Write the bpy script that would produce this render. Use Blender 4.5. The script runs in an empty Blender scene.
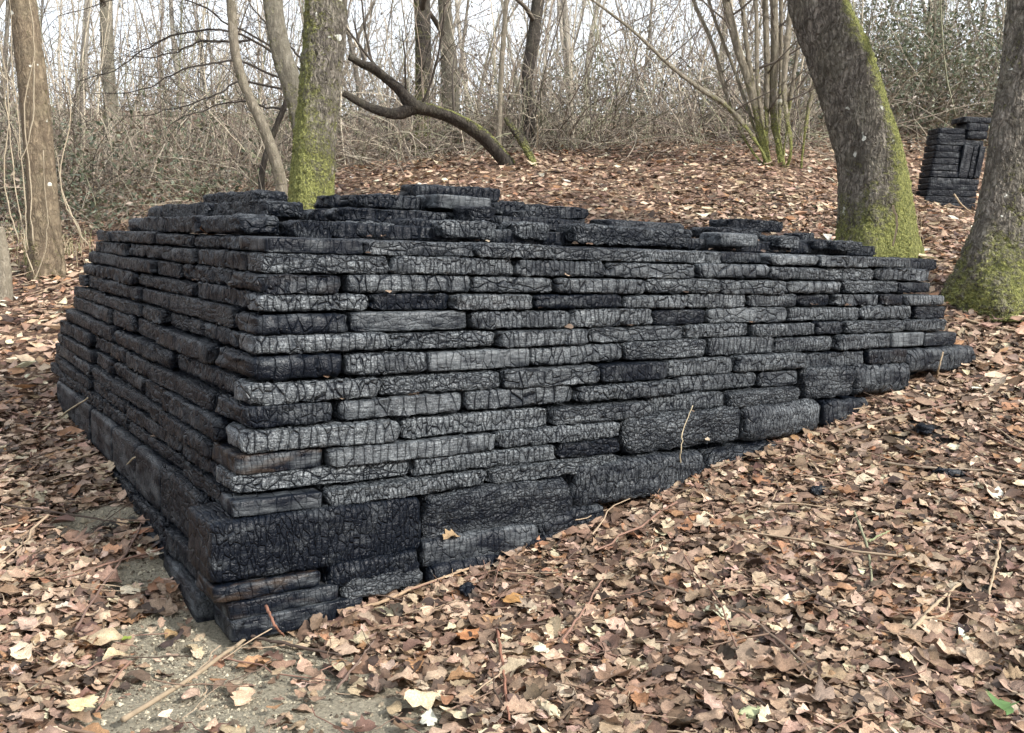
import bpy, math, random, time
import numpy as np
from mathutils import Matrix, Vector, noise as mnoise

random.seed(11)
rng = np.random.default_rng(11)
scene = bpy.context.scene
col = scene.collection

# ------------------------------------------------------------------ camera
F_PX = 950.0
CAM = np.array([-1.046, -3.489, 1.55])
YAW, PITCH, ROLL = 0.974, -0.126, 0.034
fw = np.array([math.cos(YAW) * math.cos(PITCH), math.sin(YAW) * math.cos(PITCH), math.sin(PITCH)])
_r = np.cross(fw, [0, 0, 1]); _r /= np.linalg.norm(_r); _u = np.cross(_r, fw)
RV = math.cos(ROLL) * _r + math.sin(ROLL) * _u
UV = -math.sin(ROLL) * _r + math.cos(ROLL) * _u
cd = bpy.data.cameras.new("camera"); cam = bpy.data.objects.new("camera", cd); col.objects.link(cam)
m = Matrix.Identity(4)
for i in range(3):
    m[i][0], m[i][1], m[i][2], m[i][3] = RV[i], UV[i], -fw[i], CAM[i]
cam.matrix_world = m
cd.sensor_width = 36.0; cd.lens = 36.0 * F_PX / 1024.0
cd.clip_start = 0.05; cd.clip_end = 600
scene.camera = cam

# ------------------------------------------------------------------ sky, sun, exposure
SUN_H = np.array([0.40, -0.917]); SUN_H /= np.linalg.norm(SUN_H)   # horizontal direction towards the sun
SUN_EL = math.radians(37)
world = bpy.data.worlds.new("World"); scene.world = world; world.use_nodes = True
nt = world.node_tree
sky = nt.nodes.new("ShaderNodeTexSky"); sky.sky_type = 'NISHITA'; sky.sun_disc = False
sky.sun_elevation = SUN_EL; sky.sun_rotation = math.atan2(SUN_H[0], SUN_H[1])
sky.air_density = 1.0; sky.dust_density = 4.0; sky.ozone_density = 1.0
bg = nt.nodes["Background"]; bg.inputs[1].default_value = 0.15
# thin bright winter cloud over the whole sky
wtc = nt.nodes.new("ShaderNodeTexCoord"); wno = nt.nodes.new("ShaderNodeTexNoise"); wno.inputs["Scale"].default_value = 2.2; wno.inputs["Detail"].default_value = 5
nt.links.new(wtc.outputs["Generated"], wno.inputs["Vector"])
wmr = nt.nodes.new("ShaderNodeMapRange"); wmr.inputs["To Min"].default_value = 0.62; wmr.inputs["To Max"].default_value = 0.96
nt.links.new(wno.outputs["Fac"], wmr.inputs["Value"])
wmx = nt.nodes.new("ShaderNodeMix"); wmx.data_type = 'RGBA'; wmx.inputs[7].default_value = (5.3, 5.5, 5.75, 1)
nt.links.new(wmr.outputs[0], wmx.inputs[0]); nt.links.new(sky.outputs[0], wmx.inputs[6]); nt.links.new(wmx.outputs[2], bg.inputs[0])
sd = bpy.data.lights.new("sun", 'SUN'); sun = bpy.data.objects.new("sun", sd); col.objects.link(sun)
sd.energy = 3.4; sd.angle = math.radians(4.0); sd.color = (1.0, 0.955, 0.9)
to_sun = Vector((SUN_H[0] * math.cos(SUN_EL), SUN_H[1] * math.cos(SUN_EL), math.sin(SUN_EL)))
sun.rotation_euler = to_sun.to_track_quat('Z', 'Y').to_euler()
scene.view_settings.view_transform = 'Standard'
scene.view_settings.look = 'None'
scene.view_settings.gamma = 1.0
scene.view_settings.exposure = 1.05
scene.cycles.max_bounces = 5
scene.cycles.diffuse_bounces = 3
scene.cycles.glossy_bounces = 2
scene.cycles.transparent_max_bounces = 6
scene.cycles.use_denoising = True
scene.cycles.use_adaptive_sampling = True
scene.cycles.adaptive_threshold = 0.05
scene.cycles.adaptive_min_samples = 16

# ------------------------------------------------------------------ helpers
def ray(px, py):
    return fw + RV * (px - 512) / F_PX + UV * (366.5 - py) / F_PX
def at(px, py, d):
    return CAM + ray(px, py) * d
def lin(r, g, b):
    f = lambda c: ((c / 255 + 0.055) / 1.055) ** 2.4 if c > 10 else c / 255 / 12.92
    return (f(r), f(g), f(b))

class Acc:
    """collects vertices, faces and colours of ONE object"""
    def __init__(self):
        self.v, self.q, self.t, self.c, self.n = [], [], [], [], 0
    def add(self, v, quads=None, tris=None, c=None):
        v = np.asarray(v, float)
        if quads is not None and len(quads): self.q.append(np.asarray(quads, np.int64) + self.n)
        if tris is not None and len(tris): self.t.append(np.asarray(tris, np.int64) + self.n)
        self.v.append(v)
        if c is not None:
            c = np.asarray(c, float)
            self.c.append(np.broadcast_to(c, (len(v), 3)))
        self.n += len(v)
    def build(self, name, mat, parent=None, smooth=True, origin=None):
        v = np.concatenate(self.v)
        if origin is not None: v = v - np.asarray(origin)
        me = bpy.data.meshes.new(name)
        q = np.concatenate(self.q) if self.q else np.zeros((0, 4), np.int64)
        t = np.concatenate(self.t) if self.t else np.zeros((0, 3), np.int64)
        me.vertices.add(len(v)); me.vertices.foreach_set("co", v.astype(np.float32).ravel())
        nl = len(q) * 4 + len(t) * 3
        me.loops.add(nl); me.loops.foreach_set("vertex_index", np.concatenate([q.ravel(), t.ravel()]).astype(np.int32))
        me.polygons.add(len(q) + len(t))
        ls = np.concatenate([np.arange(len(q)) * 4, len(q) * 4 + np.arange(len(t)) * 3]).astype(np.int32)
        me.polygons.foreach_set("loop_start", ls)
        me.polygons.foreach_set("use_smooth", np.full(len(q) + len(t), smooth))
        me.update(calc_edges=True)
        if self.c:
            c = np.concatenate(self.c)
            a = me.color_attributes.new("tint", 'FLOAT_COLOR', 'POINT')
            a.data.foreach_set("color", np.concatenate([c, np.ones((len(c), 1))], 1).astype(np.float32).ravel())
        me.materials.append(mat)
        o = bpy.data.objects.new(name, me); col.objects.link(o)
        if parent is not None: o.parent = parent
        if origin is not None: o.location = origin
        return o

def tag(o, label=None, cat=None, group=None, kind=None):
    if label: o["label"] = label
    if cat: o["category"] = cat
    if group: o["group"] = group
    if kind: o["kind"] = kind
    return o
def empty(name, loc=(0, 0, 0)):
    o = bpy.data.objects.new(name, None); col.objects.link(o); o.location = loc
    o.empty_display_size = 0.2
    return o

def tube(acc, pts, rad, sides=5, c=None, cap=True):
    P = np.asarray(pts, float); n = len(P)
    R = np.broadcast_to(np.asarray(rad, float), (n,))
    T = np.gradient(P, axis=0); T /= np.linalg.norm(T, axis=1)[:, None] + 1e-9
    ref = np.eye(3)[np.argmin(np.abs(T.mean(0)))]
    A = np.cross(T, ref); A /= np.linalg.norm(A, axis=1)[:, None] + 1e-9
    B = np.cross(T, A)
    a = np.arange(sides) * 2 * np.pi / sides
    V = P[:, None, :] + R[:, None, None] * (np.cos(a)[None, :, None] * A[:, None, :] + np.sin(a)[None, :, None] * B[:, None, :])
    V = V.reshape(-1, 3)
    i = np.arange(n - 1)[:, None] * sides; j = np.arange(sides)[None, :]; k = (j + 1) % sides
    Q = np.stack([i + j, i + k, i + sides + k, i + sides + j], -1).reshape(-1, 4)
    tr = None
    if cap:
        V = np.concatenate([V, P[:1], P[-1:]])
        jj = np.arange(sides); kk = (jj + 1) % sides
        tr = np.concatenate([np.stack([kk, jj, np.full(sides, n * sides)], 1),
                             np.stack([(n - 1) * sides + jj, (n - 1) * sides + kk, np.full(sides, n * sides + 1)], 1)])
    acc.add(V, Q, tr, c)

def spline(pts, n):
    """Catmull-Rom through control rows (any width), n samples"""
    P = np.asarray(pts, float)
    P = np.vstack([2 * P[0] - P[1], P, 2 * P[-1] - P[-2]])
    m_ = len(P) - 3
    t = np.linspace(0, m_ - 1e-6, n); k = t.astype(int); f = (t - k)[:, None]
    a, b, c, d = P[k], P[k + 1], P[k + 2], P[k + 3]
    return 0.5 * (2 * b + (c - a) * f + (2 * a - 5 * b + 4 * c - d) * f ** 2 + (3 * b - a - 3 * c + d) * f ** 3)

# ------------------------------------------------------------------ materials
def new_mat(name, disp=None):
    mt = bpy.data.materials.new(name); mt.use_nodes = True
    if disp: mt.displacement_method = disp
    n = mt.node_tree; b = n.nodes["Principled BSDF"]
    return mt, n, b
def N(n, typ, **kw):
    o = n.nodes.new(typ)
    for k, v in kw.items(): setattr(o, k, v)
    return o
def L(n, a, b): n.links.new(a, b)
def mathn(n, op, a, b=None, clamp=False):
    o = N(n, "ShaderNodeMath", operation=op, use_clamp=clamp)
    for i, x in enumerate((a, b)):
        if x is None: continue
        if isinstance(x, (int, float)): o.inputs[i].default_value = x
        else: L(n, x, o.inputs[i])
    return o.outputs[0]
def mixc(n, f, a, b):
    o = N(n, "ShaderNodeMix", data_type='RGBA')
    if isinstance(f, (int, float)): o.inputs[0].default_value = f
    else: L(n, f, o.inputs[0])
    for i, x in ((6, a), (7, b)):
        if isinstance(x, tuple): o.inputs[i].default_value = (*x, 1)
        else: L(n, x, o.inputs[i])
    return o.outputs[2]
def ramp(n, f, stops):
    o = N(n, "ShaderNodeValToRGB"); L(n, f, o.inputs[0])
    e = o.color_ramp.elements
    while len(e) < len(stops): e.new(0.5)
    for s, (p, c) in zip(e, stops):
        s.position = p; s.color = (*c, 1) if isinstance(c, tuple) else (c, c, c, 1)
    return o.outputs[0]
def noise_tex(n, vec, scale, detail=4, rough=0.55, dist=0.0):
    o = N(n, "ShaderNodeTexNoise"); o.inputs["Scale"].default_value = scale
    o.inputs["Detail"].default_value = detail; o.inputs["Roughness"].default_value = rough
    o.inputs["Distortion"].default_value = dist
    if vec is not None: L(n, vec, o.inputs["Vector"])
    return o
def mapping(n, vec, scale=(1, 1, 1)):
    o = N(n, "ShaderNodeMapping"); o.inputs["Scale"].default_value = scale; L(n, vec, o.inputs["Vector"])
    return o.outputs[0]

def char_material(name):
    """charred timber: black char with cross-grain cracks, silvered where weathered"""
    mt, n, b = new_mat(name, 'BUMP')
    tc = N(n, "ShaderNodeTexCoord"); oi = N(n, "ShaderNodeObjectInfo")
    ash = N(n, "ShaderNodeAttribute", attribute_type='OBJECT', attribute_name='ash').outputs["Fac"]
    crk = N(n, "ShaderNodeAttribute", attribute_type='OBJECT', attribute_name='crack').outputs["Fac"]
    brn = N(n, "ShaderNodeAttribute", attribute_type='OBJECT', attribute_name='brown').outputs["Fac"]
    off = N(n, "ShaderNodeVectorMath", operation='SCALE'); off.inputs[0].default_value = (37.0, 11.0, 23.0)
    L(n, oi.outputs["Random"], off.inputs["Scale"])
    add = N(n, "ShaderNodeVectorMath", operation='ADD'); L(n, tc.outputs["Object"], add.inputs[0]); L(n, off.outputs[0], add.inputs[1])
    v0 = add.outputs[0]
    warp = noise_tex(n, v0, 11, 2, 0.5)
    ws = N(n, "ShaderNodeVectorMath", operation='SUBTRACT'); L(n, warp.outputs["Color"], ws.inputs[0]); ws.inputs[1].default_value = (0.5, 0.5, 0.5)
    wsc = N(n, "ShaderNodeVectorMath", operation='SCALE'); L(n, ws.outputs[0], wsc.inputs[0]); wsc.inputs["Scale"].default_value = 0.022
    va = N(n, "ShaderNodeVectorMath", operation='ADD'); L(n, v0, va.inputs[0]); L(n, wsc.outputs[0], va.inputs[1])
    v = va.outputs[0]
    # each timber has its own crack spacing
    vsc = N(n, "ShaderNodeVectorMath", operation='SCALE'); L(n, v, vsc.inputs[0])
    L(n, mathn(n, 'ADD', mathn(n, 'MULTIPLY', oi.outputs["Random"], 0.95), 0.4), vsc.inputs["Scale"])
    vo = N(n, "ShaderNodeTexVoronoi", feature='DISTANCE_TO_EDGE'); L(n, mapping(n, vsc.outputs[0], (36, 11, 12)), vo.inputs["Vector"]); vo.inputs["Scale"].default_value = 1.0; vo.inputs["Randomness"].default_value = 0.72
    # some timbers are checked along the grain as well
    vob = N(n, "ShaderNodeTexVoronoi", feature='DISTANCE_TO_EDGE'); L(n, mapping(n, vsc.outputs[0], (13, 38, 30)), vob.inputs["Vector"]); vob.inputs["Scale"].default_value = 1.0
    sel = mathn(n, 'GREATER_THAN', mathn(n, 'FRACT', mathn(n, 'MULTIPLY', oi.outputs["Random"], 7.3)), 0.62)
    dist = mathn(n, 'ADD', mathn(n, 'MULTIPLY', vo.outputs["Distance"], mathn(n, 'SUBTRACT', 1.0, sel)), mathn(n, 'MULTIPLY', mathn(n, 'MINIMUM', vob.outputs["Distance"], mathn(n, 'MULTIPLY', vo.outputs["Distance"], 1.8)), sel))
    big = ramp(n, dist, [(0.0, 0.0), (0.055, 0.75), (0.28, 1.0)])
    vo2 = N(n, "ShaderNodeTexVoronoi", feature='DISTANCE_TO_EDGE'); L(n, mapping(n, v, (62, 40, 46)), vo2.inputs["Vector"]); vo2.inputs["Scale"].default_value = 1.0
    fine = ramp(n, vo2.outputs["Distance"], [(0.03, 0.0), (0.14, 1.0)])
    grain = noise_tex(n, mapping(n, v0, (6, 70, 70)), 2.2, 3, 0.65)
    low = noise_tex(n, v0, 9, 2, 0.5)
    h1 = mathn(n, 'MULTIPLY', mathn(n, 'MULTIPLY', big, 0.016), crk)
    h2 = mathn(n, 'MULTIPLY', mathn(n, 'MULTIPLY', fine, 0.0018), crk)
    h3 = mathn(n, 'MULTIPLY', grain.outputs["Fac"], 0.0025)
    h4 = mathn(n, 'MULTIPLY', low.outputs["Fac"], 0.010)
    hs = mathn(n, 'ADD', mathn(n, 'ADD', h1, h2), mathn(n, 'ADD', h3, h4))
    dp = N(n, "ShaderNodeDisplacement"); dp.inputs["Midlevel"].default_value = 0.018; dp.inputs["Scale"].default_value = 1.0
    L(n, hs, dp.inputs["Height"]); L(n, dp.outputs[0], n.nodes["Material Output"].inputs["Displacement"])
    # colour
    patch = noise_tex(n, mapping(n, v0, (3, 9, 9)), 1.6, 3, 0.62)
    k = mathn(n, 'ADD', mathn(n, 'SUBTRACT', mathn(n, 'MULTIPLY', ash, 1.25), 0.07), mathn(n, 'MULTIPLY', mathn(n, 'SUBTRACT', patch.outputs["Fac"], 0.5), 2.0), True)
    k2 = mathn(n, 'MULTIPLY', k, ramp(n, grain.outputs["Fac"], [(0.30, 0.10), (0.68, 1.0)]), True)
    # the weathered silver film lies on the faces of the char scales; the black char between them also paints in the shade of the cracks
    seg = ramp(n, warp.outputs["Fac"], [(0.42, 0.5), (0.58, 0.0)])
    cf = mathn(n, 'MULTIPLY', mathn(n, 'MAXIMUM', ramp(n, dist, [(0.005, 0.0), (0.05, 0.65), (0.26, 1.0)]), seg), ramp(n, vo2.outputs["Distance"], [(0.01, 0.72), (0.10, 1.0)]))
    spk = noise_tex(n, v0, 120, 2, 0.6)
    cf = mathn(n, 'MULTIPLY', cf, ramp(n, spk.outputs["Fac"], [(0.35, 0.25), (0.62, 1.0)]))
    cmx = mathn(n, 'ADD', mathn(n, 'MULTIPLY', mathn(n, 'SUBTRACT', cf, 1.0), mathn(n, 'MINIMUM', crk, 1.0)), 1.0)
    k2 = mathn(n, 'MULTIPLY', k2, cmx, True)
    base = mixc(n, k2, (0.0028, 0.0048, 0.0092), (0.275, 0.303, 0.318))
    wood = noise_tex(n, mapping(n, v0, (4, 14, 14)), 1.5, 3, 0.6)
    bm = mathn(n, 'MULTIPLY', ramp(n, wood.outputs["Fac"], [(0.48, 0.0), (0.62, 1.0)]), brn, True)
    base = mixc(n, bm, base, (0.055, 0.036, 0.022))
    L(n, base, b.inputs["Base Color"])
    L(n, ramp(n, grain.outputs["Fac"], [(0.3, 0.34), (0.7, 0.56)]), b.inputs["Roughness"])
    L(n, mathn(n, 'ADD', mathn(n, 'MULTIPLY', k2, 0.3), 0.21), b.inputs["Specular IOR Level"])
    return mt
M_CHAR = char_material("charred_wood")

def bark_material(name, dark, light, moss=(0.20, 0.205, 0.07), scale=(24, 24, 7), depth=0.024, lichen=0.0):
    mt, n, b = new_mat(name, 'BOTH')
    tc = N(n, "ShaderNodeTexCoord"); v0 = tc.outputs["Object"]
    wn = noise_tex(n, v0, 6, 3, 0.6)
    ws = N(n, "ShaderNodeVectorMath", operation='SCALE'); L(n, wn.outputs["Color"], ws.inputs[0]); ws.inputs["Scale"].default_value = 0.10
    va = N(n, "ShaderNodeVectorMath", operation='ADD'); L(n, v0, va.inputs[0]); L(n, ws.outputs[0], va.inputs[1]); v = va.outputs[0]
    vo = N(n, "ShaderNodeTexVoronoi", feature='DISTANCE_TO_EDGE'); L(n, mapping(n, v, scale), vo.inputs["Vector"]); vo.inputs["Scale"].default_value = 1.0
    plates0 = ramp(n, vo.outputs["Distance"], [(0.0, 0.0), (0.16, 0.7), (0.42, 1.0)])
    rg_ = noise_tex(n, mapping(n, va.outputs[0], (1, 1, 0.14)), 34, 3, 0.6, 0.5)
    ridge = ramp(n, rg_.outputs["Fac"], [(0.42, 0.0), (0.55, 1.0)])
    plates = mathn(n, 'MULTIPLY', mathn(n, 'ADD', mathn(n, 'MULTIPLY', plates0, 0.7), 0.3), mathn(n, 'ADD', mathn(n, 'MULTIPLY', ridge, 0.75), 0.25))
    fine = noise_tex(n, mapping(n, v0, (1, 1, 0.4)), 70, 3, 0.7)
    at_ = N(n, "ShaderNodeAttribute", attribute_type='GEOMETRY', attribute_name='tint')   # red = how mossy this bark is
    sep = N(n, "ShaderNodeSeparateColor"); L(n, at_.outputs["Color"], sep.inputs[0])
    mn = noise_tex(n, v0, 7, 6, 0.68); mn2 = noise_tex(n, v0, 38, 4, 0.7)
    mm = mathn(n, 'ADD', mathn(n, 'SUBTRACT', mathn(n, 'MULTIPLY', sep.outputs[0], 2.1), 1.05), mathn(n, 'MULTIPLY', mathn(n, 'SUBTRACT', mathn(n, 'ADD', mathn(n, 'MULTIPLY', mn.outputs["Fac"], 0.6), mathn(n, 'MULTIPLY', mn2.outputs["Fac"], 0.4)), 0.5), 5.0))
    mask = ramp(n, mathn(n, 'ADD', mm, 0.5), [(0.15, 0.0), (0.95, 1.0)])
    bc = mixc(n, plates, dark, light)
    al = noise_tex(n, v0, 3.2, 4, 0.65)
    bc = mixc(n, ramp(n, al.outputs["Fac"], [(0.42, 0.0), (0.75, 0.42)]), bc, (0.18, 0.175, 0.115))
    bc = mixc(n, mathn(n, 'MULTIPLY', fine.outputs["Fac"], 0.6), bc, tuple(x * 0.45 for x in dark))
    bl = noise_tex(n, v0, 9, 4, 0.7)
    bc = mixc(n, ramp(n, bl.outputs["Fac"], [(0.42, 0.0), (0.62, 0.6)]), bc, tuple(x * 0.62 for x in dark))
    if lichen > 0:
        ln = noise_tex(n, v0, 8.0, 2, 0.4)
        bc = mixc(n, ramp(n, ln.outputs["Fac"], [(0.715, 0.0), (0.74, lichen)]), bc, (0.55, 0.56, 0.5))
    mcol = mixc(n, ramp(n, mn2.outputs["Fac"], [(0.33, 0.0), (0.68, 1.0)]), (moss[0] * .30, moss[1] * .34, moss[2] * .35), tuple(min(1, x * 1.45) for x in moss))
    L(n, mixc(n, mask, bc, mcol), b.inputs["Base Color"]); b.inputs["Roughness"].default_value = 0.9
    b.inputs["Specular IOR Level"].default_value = 0.2
    hb = mathn(n, 'MULTIPLY', plates, depth)
    h = mathn(n, 'ADD', mathn(n, 'ADD', hb, mathn(n, 'MULTIPLY', fine.outputs["Fac"], 0.010)), mathn(n, 'MULTIPLY', mathn(n, 'MULTIPLY', mask, mn2.outputs["Fac"]), 0.045))
    dp = N(n, "ShaderNodeDisplacement"); dp.inputs["Midlevel"].default_value = depth * 0.8; dp.inputs["Scale"].default_value = 1.0
    L(n, h, dp.inputs["Height"]); L(n, dp.outputs[0], n.nodes["Material Output"].inputs["Displacement"])
    return mt
M_OAK = bark_material("oak_bark", (0.05, 0.043, 0.035), (0.41, 0.37, 0.315), lichen=1.0)
M_SMOOTH = bark_material("smooth_bark", (0.19, 0.165, 0.125), (0.36, 0.32, 0.25), scale=(14, 14, 5), depth=0.010, lichen=0.8)
M_BROWN = bark_material("brown_bark", (0.13, 0.10, 0.07), (0.33, 0.265, 0.18), scale=(15, 15, 6), depth=0.014, lichen=0.9)
M_GREY = bark_material("grey_bark", (0.15, 0.135, 0.105), (0.28, 0.26, 0.21), scale=(10, 10, 4), depth=0.008)
M_DARK = bark_material("dark_bark", (0.035, 0.03, 0.026), (0.115, 0.10, 0.086), scale=(22, 22, 14), depth=0.006)

def tint_material(name, rough=0.75, spec=0.25, trans=0.0, vary=0.35, nscale=60, mottle=0.0):
    mt, n, b = new_mat(name)
    a = N(n, "ShaderNodeAttribute", attribute_type='GEOMETRY', attribute_name='tint')
    tc = N(n, "ShaderNodeTexCoord")
    no = noise_tex(n, tc.outputs["Object"], nscale, 3, 0.6)
    hsv = N(n, "ShaderNodeHueSaturation"); L(n, a.outputs["Color"], hsv.inputs["Color"])
    val = mathn(n, 'ADD', mathn(n, 'MULTIPLY', no.outputs["Fac"], 2 * vary), 1 - vary)
    if mottle > 0:
        n2 = noise_tex(n, tc.outputs["Object"], 340, 2, 0.6); n3 = noise_tex(n, tc.outputs["Object"], 26, 2, 0.5)
        val = mathn(n, 'MULTIPLY', val, ramp(n, n2.outputs["Fac"], [(0.32, 1 - mottle), (0.6, 1.0)]))
        val = mathn(n, 'MULTIPLY', val, ramp(n, n3.outputs["Fac"], [(0.35, 1 - .45 * mottle), (0.6, 1.0)]))
    L(n, val, hsv.inputs["Value"])
    L(n, hsv.outputs[0], b.inputs["Base Color"]); b.inputs["Roughness"].default_value = rough
    b.inputs["Specular IOR Level"].default_value = spec
    if trans > 0:
        tr = N(n, "ShaderNodeBsdfTranslucent"); L(n, hsv.outputs[0], tr.inputs["Color"])
        mx = N(n, "ShaderNodeMixShader"); mx.inputs[0].default_value = trans
        L(n, b.outputs[0], mx.inputs[1]); L(n, tr.outputs[0], mx.inputs[2]); L(n, mx.outputs[0], n.nodes["Material Output"].inputs["Surface"])
    return mt
M_LEAF = tint_material("dead_leaf", 0.62, 0.3, 0.15, 0.5, 110, 0.5)
M_TWIG = tint_material("twig_bark", 0.85, 0.2, 0.0, 0.35, 30)
M_GREEN = tint_material("green_leaf", 0.45, 0.5, 0.2, 0.3, 20)

def ground_material():
    mt, n, b = new_mat("forest_floor")
    tc = N(n, "ShaderNodeTexCoord"); P = tc.outputs["Object"]
    wn = noise_tex(n, P, 18, 3, 0.6)
    ws = N(n, "ShaderNodeVectorMath", operation='SCALE'); L(n, wn.outputs["Color"], ws.inputs[0]); ws.inputs["Scale"].default_value = 0.06
    va = N(n, "ShaderNodeVectorMath", operation='ADD'); L(n, P, va.inputs[0]); L(n, ws.outputs[0], va.inputs[1])
    vo = N(n, "ShaderNodeTexVoronoi", feature='F1'); L(n, va.outputs[0], vo.inputs["Vector"]); vo.inputs["Scale"].default_value = 22
    sep = N(n, "ShaderNodeSeparateColor"); L(n, vo.outputs["Color"], sep.inputs[0])
    leafc = ramp(n, sep.outputs[0], [(0.0, lin(70, 54, 46)), (0.3, lin(120, 92, 76)), (0.6, lin(150, 120, 98)), (0.85, lin(176, 148, 122)), (1.0, lin(205, 186, 158))])
    soil = mixc(n, noise_tex(n, P, 40, 5, 0.7).outputs["Fac"], lin(40, 32, 27), lin(92, 74, 62))
    base = mixc(n, ramp(n, vo.outputs["Distance"], [(0.25, 1.0), (0.6, 0.25)]), soil, leafc)
    # bare grey ashy soil by the near corner of the stack, painted by vertex attribute
    a = N(n, "ShaderNodeAttribute", attribute_type='GEOMETRY', attribute_name='tint')
    sp = N(n, "ShaderNodeSeparateColor"); L(n, a.outputs["Color"], sp.inputs[0])
    gn = noise_tex(n, P, 9, 6, 0.7); gf = noise_tex(n, P, 70, 5, 0.75)
    bare = ramp(n, mathn(n, 'ADD', sp.outputs[0], mathn(n, 'MULTIPLY', mathn(n, 'SUBTRACT', gn.outputs["Fac"], 0.5), 0.9)), [(0.42, 0.0), (0.58, 1.0)])
    bc = mixc(n, ramp(n, gf.outputs["Fac"], [(0.3, 0.0), (0.7, 1.0)]), lin(104, 99, 86), lin(176, 169, 149))
    base = mixc(n, bare, base, bc)
    ash = ramp(n, mathn(n, 'ADD', sp.outputs[1], mathn(n, 'MULTIPLY', mathn(n, 'SUBTRACT', gn.outputs["Fac"], 0.5), 1.2)), [(0.42, 0.0), (0.62, 1.0)])
    base = mixc(n, ash, base, mixc(n, gf.outputs["Fac"], lin(20, 20, 21), lin(70, 68, 66)))
    L(n, base, b.inputs["Base Color"]); b.inputs["Roughness"].default_value = 0.9; b.inputs["Specular IOR Level"].default_value = 0.2
    bp = N(n, "ShaderNodeBump"); bp.inputs["Strength"].default_value = 0.9; bp.inputs["Distance"].default_value = 0.03
    L(n, mathn(n, 'ADD', mathn(n, 'MULTIPLY', sep.outputs[1], 0.6), gf.outputs["Fac"]), bp.inputs["Height"]); L(n, bp.outputs[0], b.inputs["Normal"])
    return mt
M_GROUND = ground_material()

# ------------------------------------------------------------------ ground: smooth hillside through measured spots
CP = [(-1.0, -3.5, -0.03), (-3, -3, -0.06), (-0.77, -0.33, -0.03), (0.6, -1.1, -0.01), (-1.6, 1.0, 0.0), (2.1, -2.0, 0.08), (4.5, -2.6, 0.33), (7.5, -2.0, 0.85),
      (0.02, 0.0, -0.05), (0.4, -.03, -.02), (0.79, 0.0, 0.04), (1.37, 0.0, 0.10), (1.98, 0.02, 0.205), (2.63, 0.05, 0.37), (3.1, 0.06, 0.42), (3.64, 0.08, 0.49), (4.15, 0.11, 0.63), (5.37, 0.15, 0.83),
      (0.0, 0.74, 0.03), (0.0, 1.64, 0.13), (0.02, 2.49, 0.21), (0.02, 3.97, 0.27), (-2.5, 4.5, 0.25), (-4, 8, 0.9),
      (1.5, 5.5, 1.0), (3.5, 4.2, 1.3), (5.8, 2.2, 1.35)]
for px, py, d in [(45, 278, 10), (100, 190, 15), (20, 215, 14), (880, 258, 8.9), (992, 304, 7.5), (955, 204, 13), (780, 166, 12.8), (512, 158, 14), (640, 170, 13), (900, 142, 16), (300, 180, 14), (300, 165, 17), (512, 150, 17), (200, 176, 16)]:
    CP.append(tuple(at(px, py, d)))
CP = np.array(CP)
def _phi(r2): return 0.5 * r2 * np.log(r2 + 1e-9)
def _tps():
    x = CP[:, :2]; n = len(x)
    K = _phi(((x[:, None] - x[None]) ** 2).sum(-1)) + np.eye(n) * 0.08
    Pm = np.c_[np.ones(n), x]
    A = np.block([[K, Pm], [Pm.T, np.zeros((3, 3))]])
    return np.linalg.solve(A, np.r_[CP[:, 2], 0, 0, 0])
TW = _tps()
def gz(x, y):
    x = np.atleast_1d(np.asarray(x, float)); y = np.atleast_1d(np.asarray(y, float))
    cx, cy = 4.0, 4.0
    r = np.hypot(x - cx, y - cy); k = np.where(r > 13, 13 / np.maximum(r, 1e-6), 1)
    xx, yy = cx + (x - cx) * k, cy + (y - cy) * k
    r2 = (xx[:, None] - CP[None, :, 0]) ** 2 + (yy[:, None] - CP[None, :, 1]) ** 2
    z = _phi(r2) @ TW[:-3] + TW[-3] + TW[-2] * xx + TW[-1] * yy
    far = np.maximum(r - 13, 0)
    z = z + 0.15 * np.minimum(far, 22)
    z = z + 0.012 * np.sin(3.1 * x + 1.3 * y) * np.sin(2.3 * y - 0.7 * x) + 0.006 * np.sin(7.1 * x + 2) * np.sin(6.3 * y)
    return z
def g1(x, y): return float(gz(x, y)[0])
def on_ground(px, py, dmin=1.5, dmax=40):
    d = np.linspace(dmin, dmax, 2500); P = CAM + ray(px, py) * d[:, None]
    s = np.nonzero(P[:, 2] < gz(P[:, 0], P[:, 1]))[0]
    k = s[0] if len(s) else len(d) - 1
    return P[k], d[k]

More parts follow.
